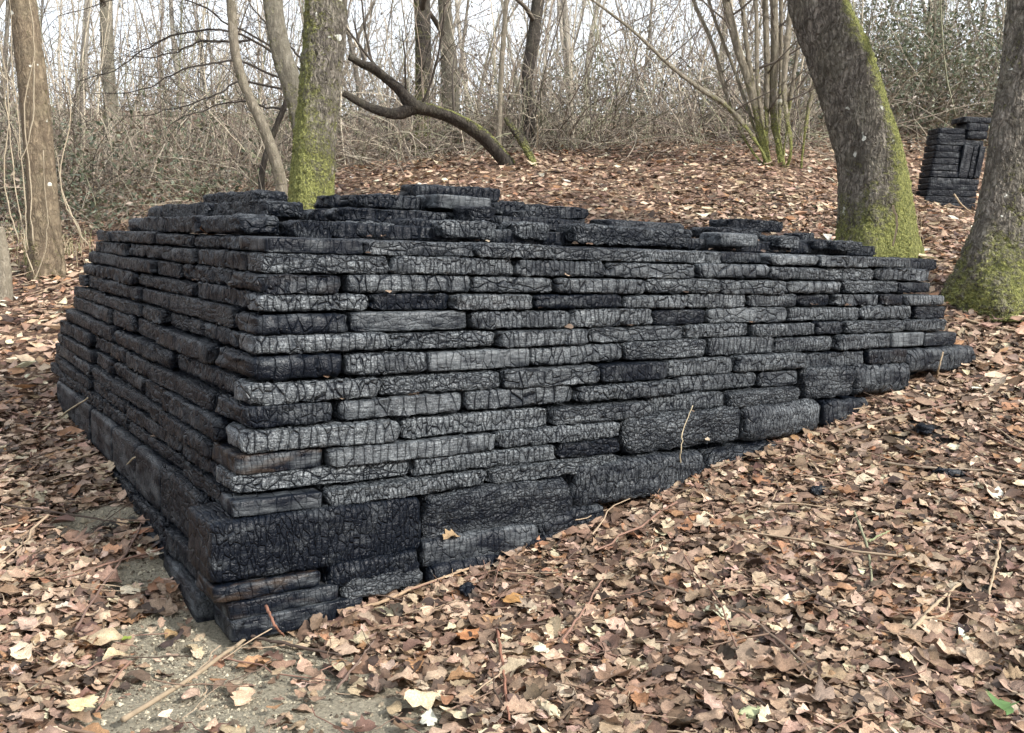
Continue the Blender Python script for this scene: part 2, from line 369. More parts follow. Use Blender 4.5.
BARE = [(*on_ground(px, py)[0][:2], r_, 0) for px, py, r_ in ((255, 708, .56), (325, 740, .54), (205, 655, .36), (160, 640, .27), (95, 520, .24), (240, 665, .34), (165, 715, .38), (140, 575, .2))]
ASH = [(*on_ground(930, 438)[0][:2], 0.30, 1.0), (*on_ground(995, 600)[0][:2], 0.26, 0.8), (*on_ground(120, 525)[0][:2], 0.20, 0.7), (*on_ground(118, 590)[0][:2], 0.16, 0.6)]
def bare_w(x, y):
    w = np.zeros_like(x)
    for bx, by, r, s in BARE: w = np.maximum(w, np.exp(-((x - bx) ** 2 + (y - by) ** 2) / (r * r)) )
    return w
def ash_w(x, y):
    w = np.zeros_like(x)
    for bx, by, r, s in ASH: w = np.maximum(w, s * np.exp(-((x - bx) ** 2 + (y - by) ** 2) / (r * r)))
    return w
def build_ground():
    n = 250
    u = np.linspace(-1, 1, n)
    w = np.sign(u) * (np.abs(u) * 9 + np.abs(u) ** 7 * 120)
    X, Y = np.meshgrid(2.5 + w, 1.5 + w, indexing='ij'); x, y = X.ravel(), Y.ravel()
    V = np.c_[x, y, gz(x, y)]
    i = np.arange(n * n).reshape(n, n)
    Q = np.stack([i[:-1, :-1], i[1:, :-1], i[1:, 1:], i[:-1, 1:]], -1).reshape(-1, 4)
    a = Acc(); a.add(V, Q, None, np.c_[bare_w(x, y), ash_w(x, y), 0 * x])
    o = a.build("ground", M_GROUND); tag(o, kind="structure", label="sloping woodland floor of brown soil under fallen leaves", cat="ground")
build_ground()

# ------------------------------------------------------------------ the charred timber stack
BX, BY = 0.207, 0.205             # batter of the two faces
def wall_x(px, py, extra=0.0):    # point of the long face seen at a spot
    d = ray(px, py); t = (BY * CAM[2] + extra - CAM[1]) / (d[1] - BY * d[2]); return CAM + d * t
def wall_at(px, z):               # X on the long face at height z
    y = BY * z
    # solve image column px for X at given y, z
    lo, hi = -1.0, 9.0
    for _ in range(40):
        mid = 0.5 * (lo + hi); D = np.array([mid, y, z]) - CAM
        if 512 + F_PX * (D @ RV) / (D @ fw) < px: lo = mid
        else: hi = mid
    return 0.5 * (lo + hi)

stack_root = empty("charred_timber_stack", (0, 0, 0))
tag(stack_root, "large sloping-sided stack of blackened, cracked timbers on the leaf litter", "timber stack")
N_T = [0]
def timber_mesh(Lx, D, H, seed, res=0.011, boxy=5.0, rough=1.0):
    res = max(res * 1.75, .0195)
    """one burnt timber: rounded box along local X, uneven, with worn ends. Origin at centre"""
    r = np.random.default_rng(seed)
    nl = max(8, int(Lx / res)); per = 2 * (D + H); nr = max(24, 4 * int(per / (res * 1.25) / 4))
    # ring parameter, denser on the front and the upper edges
    th = np.linspace(0, 2 * np.pi, nr, endpoint=False)
    e = 2.0 / boxy
    # even spacing round a rounded rectangle (boxy sets how tight its corners are)
    q = min(H, D) * .5 * min(1.0, 2.2 / boxy); w_, h_ = D / 2 - q, H / 2 - q
    arc = np.pi * q / 2; pl = np.array([2 * h_, arc, 2 * w_, arc, 2 * h_, arc, 2 * w_, arc]); cum = np.r_[0, np.cumsum(pl)]
    sp = np.unique(np.concatenate([np.linspace(cum[k_], cum[k_ + 1], max(2 if k_ % 2 == 0 else 3, int(pl[k_] / (res * 1.2))) + 1)[:-1] for k_ in range(8)]))
    nr = len(sp); cx = np.zeros(nr); cz = np.zeros(nr)
    ctr = [(w_, h_), (-w_, h_), (-w_, -h_), (w_, -h_)]
    for k_ in range(8):
        m_ = (sp >= cum[k_] - 1e-9) & (sp < cum[k_ + 1] - 1e-9); f_ = (sp[m_] - cum[k_]) / max(pl[k_], 1e-9); c_ = k_ // 2
        if k_ == 0: cx[m_], cz[m_] = D / 2, -h_ + 2 * h_ * f_
        elif k_ == 2: cx[m_], cz[m_] = w_ - 2 * w_ * f_, H / 2
        elif k_ == 4: cx[m_], cz[m_] = -D / 2, h_ - 2 * h_ * f_
        elif k_ == 6: cx[m_], cz[m_] = -w_ + 2 * w_ * f_, -H / 2
        else: a_ = c_ * np.pi / 2 + f_ * np.pi / 2; cx[m_], cz[m_] = ctr[c_][0] + q * np.cos(a_), ctr[c_][1] + q * np.sin(a_)
    th = np.arctan2(cz / H, cx / D)
    s = np.linspace(-1, 1, nl)
    s = np.sign(s) * (1 - (1 - np.abs(s)) ** 1.15)
    x = s * Lx / 2
    ed = np.minimum(Lx / 2 - np.abs(x), 0.04) / 0.04
    er = r.uniform(0.4, 1.3) * 0.6 * rough
    sc = 1 - (er * 0.5) * (1 - ed) ** 2.2
    ph = r.uniform(0, 6.28, 12)
    wob = 1 + rough * (0.03 * np.sin(x * 9 + ph[0]) + 0.022 * np.sin(x * 21 + ph[1]) + 0.022 * np.sin(x * 47 + ph[2]))
    X = np.repeat(x[:, None], nr, 1)
    rad = (sc * wob)[:, None]
    ang = 1 + rough * (0.016 * np.sin(3 * th[None] + ph[3] + 5 * x[:, None]) + 0.014 * np.sin(5 * th[None] + ph[4] - 11 * x[:, None]) + 0.016 * np.sin(9 * th[None] + ph[5] + 37 * x[:, None]))
    V_n = r.normal(0, .0030 * rough, (nl, nr))
    Yc = cx[None] * rad ** 0.6 * ang + rough * 0.004 * np.sin(x * 6 + ph[6])[:, None]
    Zc = cz[None] * rad * ang
    Yc = Yc + V_n * np.sign(cx)[None]; Zc = Zc + np.roll(V_n, 5, 0) * np.sign(cz)[None]
    # worn, slanted ends
    X = X + (1 - ed[:, None]) * np.sign(x)[:, None] * rough * (0.007 * np.sin(2 * th[None] + ph[7]) + 0.006 * np.sin(3 * th[None] + ph[8])) 
    V = np.stack([X, Yc, Zc], -1).reshape(-1, 3)
    i = np.arange(nl - 1)[:, None] * nr; j = np.arange(nr)[None]; k = (j + 1) % nr
    Q = np.stack([i + j, i + k, i + nr + k, i + nr + j], -1).reshape(-1, 4)[:, ::-1]
    # end caps: two inner rings and a centre
    vs = [V]; qs = [Q]; tr = []; n0 = len(V)
    for side, ring0 in ((0, 0), (1, (nl - 1) * nr)):
        prev = ring0 + np.arange(nr); base = V[prev]; c = base.mean(0)
        for f in (0.72, 0.4):
            ring = c + (base - c) * f + np.array([(1 if side else -1) * 0.003 * (1 - f) * 2, 0, 0])
            ids = n0 + np.arange(nr); vs.append(ring); n0 += nr
            q = np.stack([prev, np.roll(prev, -1), np.roll(ids, -1), ids], 1)
            qs.append(q[:, ::-1] if side else q)
            prev = ids
        vs.append(c[None]); cidx = n0; n0 += 1
        t = np.stack([prev, np.roll(prev, -1), np.full(nr, cidx)], 1); tr.append(t[:, ::-1] if side else t)
    a = Acc(); a.add(np.concatenate(vs), np.concatenate(qs)[:, ::-1], np.concatenate(tr)[:, ::-1])
    return a
def timber(c, Lx, D, H, rotz=0.0, ash=0.3, crack=1.0, brown=0.0, boxy=None, rough=1.0, res=0.011, tilt=0.0, parent=None, name="timber"):
    N_T[0] += 1; seed = 1000 + N_T[0]
    rr = random.Random(seed)
    if boxy is None: boxy = rr.choice([4.2, 6, 8, 11])
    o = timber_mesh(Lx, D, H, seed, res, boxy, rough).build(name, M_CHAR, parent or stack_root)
    o.location = c; o.rotation_euler = (rr.uniform(-0.02, 0.02), tilt + rr.uniform(-0.006, 0.006), rotz + rr.uniform(-0.02, 0.02))
    o["ash"] = float(ash); o["crack"] = float(crack); o["brown"] = float(brown)
    return o

# heights of the undersides of the courses, from the top one down
ZB = [1.493, 1.411, 1.328, 1.252, 1.160, 1.081, 0.980, 0.884, 0.794, 0.697, 0.612, 0.538, 0.462]
ZT = [1.562] + ZB[:-1]
# long face: where the joints of each course stand (column, then ash, crack), K = jet black and little silver
K = 0.02
LONG = [
 [(369, .06, .3), (478, .42, 1), (551, .42, 1), (646, .36, 1), (724, .46, .8), (769, K, .8), (817, .45, .6), (868, .42, 1), (914, .42, 1)],
 [(392, .50, 1.3), (516, .45, 1.1), (607, .28, 1.2), (699, .42, .9), (769, .42, 1), (826, .45, 1), (879, .55, 1.1), (934, .42, 1.1)],
 [(350, .08, .9), (474, .52, 1.1), (557, .50, 1.1), (648, .40, 1.1), (720, .52, 1.2), (786, .48, 1.1), (846, .48, 1), (903, .45, 1.1), (938, K, .8)],
 [(375, .62, 1.1), (455, K, .9), (536, .50, .9), (625, .06, .9), (687, .58, 1.2), (751, .55, 1.1), (802, .42, 1.1), (838, K, .8), (880, .40, 1), (905, K, .9), (943, .52, 1.1)],
 [(353, .12, .8), (473, .22, .25), (573, .42, 1.2), (657, .50, 1.1), (711, K, .6), (792, .50, .8), (862, .45, 1.2), (916, .48, 1), (949, K, .8)],
 [(390, .62, 1.0), (500, .52, 1.1), (592, .55, 1.2), (688, .42, .9), (755, .45, 1.3), (817, .42, 1.2), (845, .12, 1), (905, .45, 1.1), (948, .40, 1.1)],
 [(346, .05, 1.0), (428, .46, 1.0), (531, .36, .5), (627, .45, 1.0), (712, .48, 1.1), (778, .40, 1.2), (837, .35, 1.1), (892, .36, 1), (924, .42, .5), (957, .10, .4)],
 [(382, .70, 1.0), (503, .60, 1.2), (601, .50, 1.2), (669, .05, .9), (738, .48, 1.1), (808, .45, 1.1), (869, .28, 1.1), (907, .10, 1)],
 [(339, .06, 1.1), (467, .38, .8), (577, .48, 1.3), (680, .45, 1.3), (762, .36, 1.2), (803, .35, 1)],
 [(402, .72, 1.1), (552, .70, 1.3), (652, .42, 1.1), (730, .45, 1.1), (802, .38, 1.2)],
 [(328, .10, .3), (497, .46, .8), (622, .52, 1.2)],
 [(415, .86, 1.4), (559, .62, 1.3), (622, .05, 1)],
 [(326, .16, .35), (489, .58, 1.3), (620, .60, 1.3)],
]
CORNER_D = [.34, .20, .46, .17, .30, .22, .52, .19, .40, .21, .33, .24, .18]   # how far each corner piece reaches back along the left face
for ci, row in enumerate(LONG):
    z0, z1 = ZB[ci], ZT[ci]; zm = 0.5 * (z0 + z1)
    yf = BY * z0; x = BX * z0
    for k, (px, ash, crk) in enumerate(row):
        x1 = wall_at(px, zm)
        g = random.uniform(0.010, 0.034)
        ash = ash + .10 if ash > .2 else ash + .02
        Lx = x1 - x - g
        H = (z1 - z0) * random.uniform(0.84, 0.97) - 0.001
        D = random.uniform(0.19, 0.23) if k else CORNER_D[ci]
        jut = random.uniform(-0.022, 0.024) - (0.012 if ash <= .06 and k > 0 else 0) * -1
        far = 0.011 if px < 640 else 0.014
        sag = random.uniform(-0.003, 0.003)
        brown = 0.45 if (ci in (10,) and k == 0) else (0.12 if random.random() < 0.06 else 0.0)
        rough = 0.3 if crk < 0.6 else random.uniform(0.5, 1.05)
        o = timber((x + Lx / 2, yf + D / 2 + jut, z0 + H / 2 + sag), Lx, D, H, 0, ash, crk, brown, 9.0 if crk < .6 else None, rough, far)
        x = x1
# larger blocks low on the long face: (left, right, top, bottom, ash, crack) as seen on the face
BLOCKS = [ # rounded, eroded blocks
 (906, 976, 347, 372, .30, 1.0), (804, 855, 366, 399, .36, 1.0), (855, 911, 362, 395, .36, 1.1),
 (622, 742, 411, 449, .44, 1.3), (743, 821, 401, 440, .40, .9), (822, 868, 399, 425, .08, .8),
 (423, 571, 484, 536, .30, .9), (572, 706, 457, 500, .34, 1.0), (706, 784, 446, 470, .22, 1.0),
 (327, 422, 556, 583, .05, 1.0), (422, 538, 530, 562, .26, .5), (538, 608, 507, 535, .22, .9),
 (341, 427, 571, 596, .36, .7), (428, 516, 556, 584, .06, 1.0), (516, 575, 535, 562, .10, 1.0),
]
for x0, x1, yt, yb, ash, crk in BLOCKS:
    xm = 0.5 * (x0 + x1)
    A = wall_x(xm, yt); B = wall_x(xm, yb)
    zt, zb = A[2], B[2]; zm = .5 * (zt + zb)
    X0, X1 = wall_at(x0, zm) + .010, wall_at(x1, zm) - .010; zt -= .006
    D = 0.26
    timber(((X0 + X1) / 2, BY * zb + D / 2 + random.uniform(-.005, .01), zm), X1 - X0, D, zt - zb, 0, ash, crk, 0.0, random.choice([3.4, 4.5, 6.0]), 1.15 if crk > .6 else .4, 0.012)
# corner block and the planks under it
zc = 0.21
timber((BX * .3 + (wall_at(421, .33) - BX * .3) / 2 - 0.035, BY * .33 + .15, (0.206 + 0.458) / 2), wall_at(421, .33) - BX * .3 + .06, 0.34, 0.25, 0, .05, 1.0, 0, 9.0, 0.5, .011)
timber((wall_at(270, .165), .165, .172), wall_at(323, .165) - wall_at(217, .165), 0.26, 0.064, 0, .04, .35, .5, 6.0, .45, .011)
timber((wall_at(286, .10), .14, .105), wall_at(340, .1) - wall_at(231, .1), 0.24, 0.066, 0, .12, .25, .2, 10.0, .3, .011)
timber((wall_at(300, .03), .12, .03), wall_at(366, .03) - wall_at(236, .03), 0.24, 0.085, 0, .16, .2, .0, 11.0, .3, .012)
# timber rows buried in the slope at the foot of the long face (their tops show here and there)
for X0, X1, z in ((1.0, 1.55, .02), (1.95, 2.5, .10), (2.52, 3.05, .26), (3.3, 3.9, .37), (4.05, 4.6, .50), (4.62, 5.25, .64)):
    timber(((X0 + X1) / 2, .02 + BY * z + .13, z), X1 - X0, .24, .15, 0, .1, 1.0, 0, 6.0, .8, .02)

# short face on the left, its ash kept low to paint in its shade
for ci in range(13):
    z0, z1 = ZB[ci], ZT[ci]
    end = 5.03 - 1.012 * z0 + BY * z0
    y = BY * z0 + CORNER_D[ci] + .02
    while y < end - 0.12:
        Ly = random.choice([.5, .62, .75, .9, 1.1]) * random.uniform(.92, 1.08)
        if end - (y + Ly) < 0.22: Ly = end - y
        H = (z1 - z0) * random.uniform(0.84, .97); D = random.uniform(.19, .23)
        if ci >= 9 and random.random() < .45: H *= .96
        timber((BX * z0 + D / 2 + random.uniform(-.022, .024), y + Ly / 2, z0 + H / 2), Ly - random.uniform(.006, .026), D, H, math.pi / 2,
               random.choice([.02, .05, .08, .12, .18]), random.uniform(.7, 1.25), 0, None, random.uniform(.7, 1.3), .012 if y < 2.2 else .015)
        y += Ly
# big blocks and base boards of the left face
for y0, y1, z0, z1, crk, rg in ((.46, 1.12, .215, .455, 1.1, .6), (1.13, 1.62, .21, .455, .35, .35), (1.63, 2.2, .215, .455, .35, .35), (2.21, 2.85, .22, .455, .3, .3), (2.86, 3.4, .22, .455, .3, .3), (3.41, 4.15, .24, .455, .3, .3),
                               (.30, .95, .105, .205, 1.1, 1.0), (.97, 1.6, .12, .205, 1.1, 1.0), (1.62, 2.3, .14, .208, 1.0, 1.0), (2.3, 4.1, .16, .21, .8, .8),
                               (.27, .86, -.06, .10, .2, .3), (.88, 1.7, -.02, .115, .8, .8)):
    timber((BX * z0 + .11 + (.022 if z1 > .4 else .02), (y0 + y1) / 2, (z0 + z1) / 2), y1 - y0 - .006, .22, z1 - z0, math.pi / 2, .10 if crk > .5 else .14, crk, 0, 9.0, rg, .012)

# unseen dark box added to block light inside the stack; carries the top layers
def light_block_core():
    a = Acc()
    def ringv(z, ins): return [(BX * z + ins, BY * z + ins, z), (5.83 - .861 * z + BX * z - .12, BY * z + ins, z), (5.5 - .861 * z + BX * z - .12, 4.9 - 1.012 * z, z), (BX * z + ins, 4.9 - 1.012 * z, z)]
    lo, hi = ringv(-.2, .16), ringv(1.475, .16)
    a.add(np.array(lo + hi), [[0, 1, 5, 4], [1, 2, 6, 5], [2, 3, 7, 6], [3, 0, 4, 7], [4, 5, 6, 7]])
    o = a.build("light_block_core", M_CHAR, stack_root, smooth=False); o["ash"] = .02; o["crack"] = 0.0; o["brown"] = 0.0
light_block_core()
FILL = Acc()
def fill_timber(c, Lx, D, H, seed):
    q = timber_mesh(Lx, D, H, seed, .03, 7.0, 1.0); FILL.add(np.concatenate(q.v) + np.array(c), np.concatenate(q.q), np.concatenate(q.t))
# the loose top layers. rows inside carry the pieces that show above the rim
for (z0, ys, x0, x1) in ((1.478, np.arange(.62, 3.3, .235), .55, 4.7),):
    for y in ys:
        x = x0
        while x < x1:
            Lx = random.uniform(.7, 1.25)
            fill_timber((x + Lx / 2, y, z0 + .040), Lx - .01, .22, .078, int(x * 1000 + y * 77)); x += Lx
# pieces seen above the rim: (left, right, top, bottom, distance behind the face, ash, crack, dir)
def top_piece(x0, x1, yt, yb, d, ash, crk, D=.2, rz=0.0, boxy=None):
    xm = .5 * (x0 + x1)
    A, B = at(xm, yt, d), at(xm, yb, d); z = .5 * (A[2] + B[2]); H = A[2] - B[2]
    P0, P1 = at(x0, .5 * (yt + yb), d), at(x1, .5 * (yt + yb), d)
    w = np.linalg.norm((P1 - P0)[:2])
    c = .5 * (P0 + P1); c = c + np.array([fw[0], fw[1], 0]) * D * .5
    # apparent width -> real length for a timber lying along X (turned by rz)
    ux = abs(RV[0] * math.cos(rz) + RV[1] * math.sin(rz))
    Lx = max(.12, (w - D * abs(RV[0] * -math.sin(rz) + RV[1] * math.cos(rz))) / ux)
    timber((c[0], c[1], z), Lx, D, H, rz, ash, crk, 0, boxy, 1 if crk > .6 else .4, .012)
TOP = [
 # layer resting on the rim of the long face
 (421, 495, 221, 238, 4.75, .50, 1.1, .2, 0), (496, 552, 222, 239, 5.0, .50, 1.1, .2, 0), (553, 702, 227, 245, 5.35, .22, 1.2, .2, 0.02), (701, 763, 233, 246.5, 5.75, .46, .5, .2, 0), (762, 804, 236, 248, 6.1, .42, .9, .2, 0),
 (804, 826, 240, 249, 6.3, .05, .8, .2, 0), (820, 869, 241, 250, 6.35, .40, 1, .18, 0),
 (221, 276, 214, 238, 4.35, .22, .9, .2, 0.0), (272, 332, 221, 239, 4.35, .08, 1.2, .2, 0), (328, 396, 222, 239, 4.55, .42, 1.2, .2, -.03), (394, 424, 218, 239, 4.7, .03, 1, .2, 0),
 # further in
 (330, 402, 211, 227, 5.0, .06, 1.1, .2, .04), (310, 357, 205, 216, 5.6, .05, .9, .2, 0), (350, 396, 194, 213, 6.0, .10, 1, .22, 0), (390, 450, 203, 224, 5.3, .04, .7, .2, .3),
 (449, 497, 206, 223, 5.0, .05, 1.2, .22, 0), (494, 527, 201, 214, 5.8, .08, 1, .2, 0), (494, 562, 211, 224, 5.5, .08, 1, .22, 0), (540, 589, 214, 229, 5.9, .12, 1, .22, 0),
 (414, 490, 195.5, 209, 5.2, .34, .25, .22, .1, 9.0), (396, 501, 186, 200, 5.9, .04, 1.0, .26, -.05),
 (589, 690, 221, 236, 6.0, .10, .6, .22, 0), (690, 770, 228, 238, 6.3, .08, .8, .24, .0), (710, 790, 220, 231, 6.8, .04, 1.1, .24, -.06), (786, 818, 233, 244, 6.7, .06, 1, .22, 0),
]
for t in TOP: top_piece(*t)
# along the rim of the left face
for y0, y1, z, xo, ash in ((.75, 1.35, 1.565, .33, .12), (1.36, 1.95, 1.565, .33, .06), (1.97, 2.6, 1.566, .36, .10), (2.62, 3.2, 1.566, .38, .1),
                           (1.9, 2.75, 1.648, .50, .14), (1.0, 1.88, 1.648, .55, .18), (2.76, 3.15, 1.648, .50, .1), (1.75, 2.75, 1.733, .75, .04)):
    timber((xo + .1, (y0 + y1) / 2, z + .040), y1 - y0 - .008, .2, .080, math.pi / 2, ash, 1.0, 0, None, 1, .012)
# inner supports below the upper pieces
for (z0, ylist, xr) in ((1.562, (.8, 1.05, 1.3, 1.6, 1.9, 2.2), (.75, 4.2)), (1.645, (1.15, 1.5, 1.9), (.95, 2.3)), (1.728, (1.3, 1.65), (1.1, 2.2))):
    for y in ylist:
        x = xr[0]
        while x < xr[1]:
            Lx = random.uniform(.6, 1.0)
            fill_timber((x + Lx / 2, y, z0 + .036), Lx - .01, .22, .070, int(x * 1000 + y * 77 + z0 * 99)); x += Lx

o = FILL.build("inner_timbers", M_CHAR, stack_root); o["ash"] = .10; o["crack"] = 1.0; o["brown"] = 0.0; o["kind"] = "stuff"
# ------------------------------------------------------------------ the far, smaller stack
def far_stack():
    base, d = on_ground(945, 207, 8)
    d = min(max(d, 11.0), 14.5)
    base = at(950, 205, d)
    root = empty("charred_timber_tower", tuple(base)); tag(root, "small dark tower of burnt timbers beside the right-hand mossy trunk", "timber stack")
    Rh = np.array([RV[0], RV[1], 0]); Rh /= np.linalg.norm(Rh)
    ang = math.atan2(Rh[1], Rh[0]) + 0.10
    S = d / F_PX
    def piece(x0, x1, y0, y1, vert=False, D=.3, back=0.0):
        p0 = at(.5 * (x0 + x1), .5 * (y0 + y1), d + back) - base
        w, h = (x1 - x0) * S, (y1 - y0) * S
        c = p0 + np.array([fw[0], fw[1], 0]) * D * .5
        if vert:
            o = timber((c[0], c[1], c[2]), h, D, w, 0, .04, .45, 0, 13, .3, .02, 0, root)
            o.rotation_euler = (0, 0, 0); o.rotation_euler = (Matrix.Rotation(ang, 4, 'Z') @ Matrix.Rotation(-math.pi / 2 + .12, 4, 'Y')).to_euler()
        else:
            timber((c[0], c[1], c[2]), w, D, h * .93, ang, random.uniform(.0, .06), .45, 0, 13, .3, .02, 0, root)
    lx = lambda y: 938 + (924 - 938) * (y - 129) / 71.0
    rx = lambda y: 990 + (975 - 990) * (y - 120) / 86.0
    piece(962, 991, 117, 123); piece(966, 988, 123, 131); piece(967, 987, 131, 139)
    piece(lx(132), 967, 128, 134); piece(lx(137), 966, 134, 139.5); piece(lx(142), rx(142) - 2, 139.5, 145)
    for y in (145, 151.5, 158, 164.5, 171): piece(lx(y + 3), 961.5 - (y - 145) * .13, y, y + 6.3)
    piece(960, 970, 145, 178, True); piece(970, 976, 146, 178, True, back=.03); piece(976, 982, 146, 178, True, back=.02)
    for y in (178, 184, 190, 196.5): piece(lx(y + 3) - (1 if y > 195 else 0), rx(y + 3), y, y + 6.2)
    piece(lx(204) - 1, rx(204), 202.5, 209)
far_stack()

# ------------------------------------------------------------------ trees
def trunk_mesh(ctrl, nr=64, dz=0.03, mossf=None, flare=None, seed=0):
    """ctrl rows: x y z r. one continuous trunk with uneven cross-section; red tint = moss"""
    ctrl = np.asarray(ctrl, float)
    ln = np.linalg.norm(np.diff(ctrl[:, :3], axis=0), axis=1).sum()
    S = spline(ctrl, max(6, int(ln / dz)))
    P, R = S[:, :3], S[:, 3]
    r = np.random.default_rng(seed); ph = r.uniform(0, 6.28, 10)
    T = np.gradient(P, axis=0); T /= np.linalg.norm(T, axis=1)[:, None]
    ref = np.array([1.0, 0, 0]); 
    if abs(T[:, 0].mean()) > .8: ref = np.array([0, 1.0, 0])
    A = np.cross(T, ref); A /= np.linalg.norm(A, axis=1)[:, None]; B = np.cross(T, A)
    th = np.linspace(0, 2 * np.pi, nr, endpoint=False)
    h = np.r_[0, np.cumsum(np.linalg.norm(np.diff(P, axis=0), axis=1))]
    shape = 1 + .05 * np.sin(2 * th[None] + ph[0] + .5 * h[:, None]) + .035 * np.sin(3 * th[None] + ph[1] - .8 * h[:, None]) + .02 * np.sin(7 * th[None] + ph[2] + 1.5 * h[:, None])
    if flare:
        amt, top = flare
        f = np.exp(-(h / top) ** 2)[:, None]
        shape = shape * (1 + amt * f * (.55 + .45 * np.cos(5 * th[None] + ph[3]) + .2 * np.cos(3 * th[None] + ph[4])))
    dirs = np.cos(th)[None, :, None] * A[:, None] + np.sin(th)[None, :, None] * B[:, None]
    V = P[:, None] + (R[:, None] * shape)[..., None] * dirs
    if mossf is None: ms = np.zeros(V.shape[:2])
    else: ms = mossf(h[:, None] + 0 * th[None], dirs)
    n = len(P); i = np.arange(n - 1)[:, None] * nr; j = np.arange(nr)[None]; k = (j + 1) % nr
    Q = np.stack([i + j, i + k, i + nr + k, i + nr + j], -1).reshape(-1, 4)
    a = Acc(); a.add(V.reshape(-1, 3), Q[:, ::-1], None, np.repeat(ms.reshape(-1, 1), 3, 1))
    return a, P, R
def px_path(pts, up=None, foot=True):
    """rows (column, row, distance, half-width in px) -> x y z r, from the foot up"""
    rows = []
    for px, py, d, rp in pts:
        p = at(px, py, d); rows.append([*p, rp * d / F_PX])
    rows = sorted(rows, key=lambda q: q[2]) if foot else rows
    if foot:
        b = rows[0]; z = g1(b[0], b[1]) - .12
        if b[2] > z + .05: rows.insert(0, [b[0], b[1], z, b[3] * 1.08])
    if up:
        a, b = np.array(rows[-2]), np.array(rows[-1]); t = (b - a)[:3] / np.linalg.norm((b - a)[:3]); t = t * .6 + np.array([0, 0, .4]); t /= np.linalg.norm(t)
        p = b[:3].copy(); rr_ = b[3]
        for k in range(1, 6):
            p = p + t * up / 5 + rng.normal(0, .05, 3) * up / 5; t = t * .8 + np.array([0, 0, .2])
            rows.append([*p, rr_ * (1 - .14 * k)])
    return rows
def limb(acc, p, dr, ln, r0, depth, c, sides=5, droop=0.0, kids=4, rg=rng):
    n = max(5, int(ln / .18)); pts = [np.array(p, float)]; d = np.array(dr, float); d /= np.linalg.norm(d)
    bend = rg.normal(0, .10, 3)
    for i in range(n):
        d = d + bend * .35 + rg.normal(0, .09, 3) + np.array([0, 0, .03 - droop]); d /= np.linalg.norm(d)
        pts.append(pts[-1] + d * ln / n)
    pts = np.array(pts); rad = np.linspace(r0, max(.0018, r0 * .3), len(pts))
    tube(acc, pts, rad, sides, c)
    if depth > 0:
        for k in range(kids):
            i = int(rg.uniform(.25, .95) * (len(pts) - 2)) + 1
            dd = (pts[i] - pts[i - 1]); dd /= np.linalg.norm(dd) + 1e-9
            side = np.cross(dd, rg.normal(0, 1, 3)); side /= np.linalg.norm(side) + 1e-9
            limb(acc, pts[i], dd * .75 + side * .75 + np.array([0, 0, .15]), ln * rg.uniform(.35, .62), rad[i] * .55, depth - 1, c, max(3, sides - 1), droop, kids, rg)
def crown_for(root, P, R, n, ln, c, start=.55, rel=None, kids=4, depth=2):
    a = Acc()
    for k in range(n):
        i = int((start + (1 - start) * (k + .5) / n) * (len(P) - 1))
        az = rng.uniform(0, 6.28); d = np.array([math.cos(az), math.sin(az), rng.uniform(.25, .9)])
        limb(a, P[i] + d * R[i] * .3 - (np.array(rel) if rel is not None else 0), d, ln * rng.uniform(.7, 1.2), R[i] * .42, depth, c, 6, 0, kids)
    return a.build("crown", M_TWIG, root)
def tree(name, label, pts, mat, up=3.5, nr=40, dz=.035, mossf=None, flare=None, crown=None, ctint=(.10, .085, .068), group=None, cat="tree", seed=0, extra=None):
    ctrl = px_path(pts, up)
    base = np.array(ctrl[0][:3])
    root = empty(name, tuple(base)); tag(root, label, cat, group)
    c2 = np.array(ctrl, float); c2[:, :3] -= base
    a, P, R = trunk_mesh(c2, nr, dz, mossf, flare, seed)
    a.build("trunk", mat, root)
    if crown: crown_for(root, P, R, crown[0], crown[1], ctint, crown[2] if len(crown) > 2 else .6, depth=crown[3] if len(crown) > 3 else 2)
    if extra: extra(root, base)
    return root
Rh = np.array([RV[0], RV[1], 0.0]); Fh = np.array([fw[0], fw[1], 0.0])
def moss_side(low, top, vec, k=1.0, base=.0):
    vec = np.asarray(vec, float); vec /= np.linalg.norm(vec)
    return lambda h, d: np.clip(base + low * np.exp(-(h / top) ** 2) + k * np.clip(d @ vec, 0, 1) ** 1.25, 0, 1)

tree("mossy_oak", "leaning oak trunk with bright moss along one edge behind the stack's end",
     [(818, 0, 8.9, 27), (842, 60, 8.9, 30), (857, 107, 8.9, 30), (871, 157, 8.9, 31), (876, 199, 8.9, 34), (877, 245, 8.9, 37)],
     M_OAK, 4.5, 72, .026, moss_side(.72, .7, Rh * .93 - Fh * .12 + np.array([0, 0, .30]), 1.0, .06), (.30, .32), (7, 2.6, .55), seed=3)
tree("oak_tree", "thick grey-brown oak trunk cut off by the picture's right edge",
     [(1044, -10, 7.6, 31), (1035, 64, 7.6, 30), (1027, 121, 7.6, 31), (1020, 178, 7.6, 32), (1014, 227, 7.6, 36), (1007, 265, 7.6, 42), (1001, 300, 7.6, 47)],
     M_OAK, 4.5, 72, .026, moss_side(.46, .55, -Fh + Rh * .4, .10, .16), (.26, .3), (6, 2.6, .6), seed=5)
tree("mossy_tree", "upright trunk with yellow-green moss thickest at its foot, behind the stack",
     [(326, 0, 9.6, 21.5), (322.5, 60, 9.6, 21.5), (315.5, 130, 9.6, 22.5), (311.5, 190, 9.6, 25), (311, 225, 9.6, 26)],
     M_OAK, 4.5, 56, .03, moss_side(.72, 1.25, -Rh * .9 - Fh * .3, .40, .22), (.24, .32), (7, 2.8, .6), seed=8)
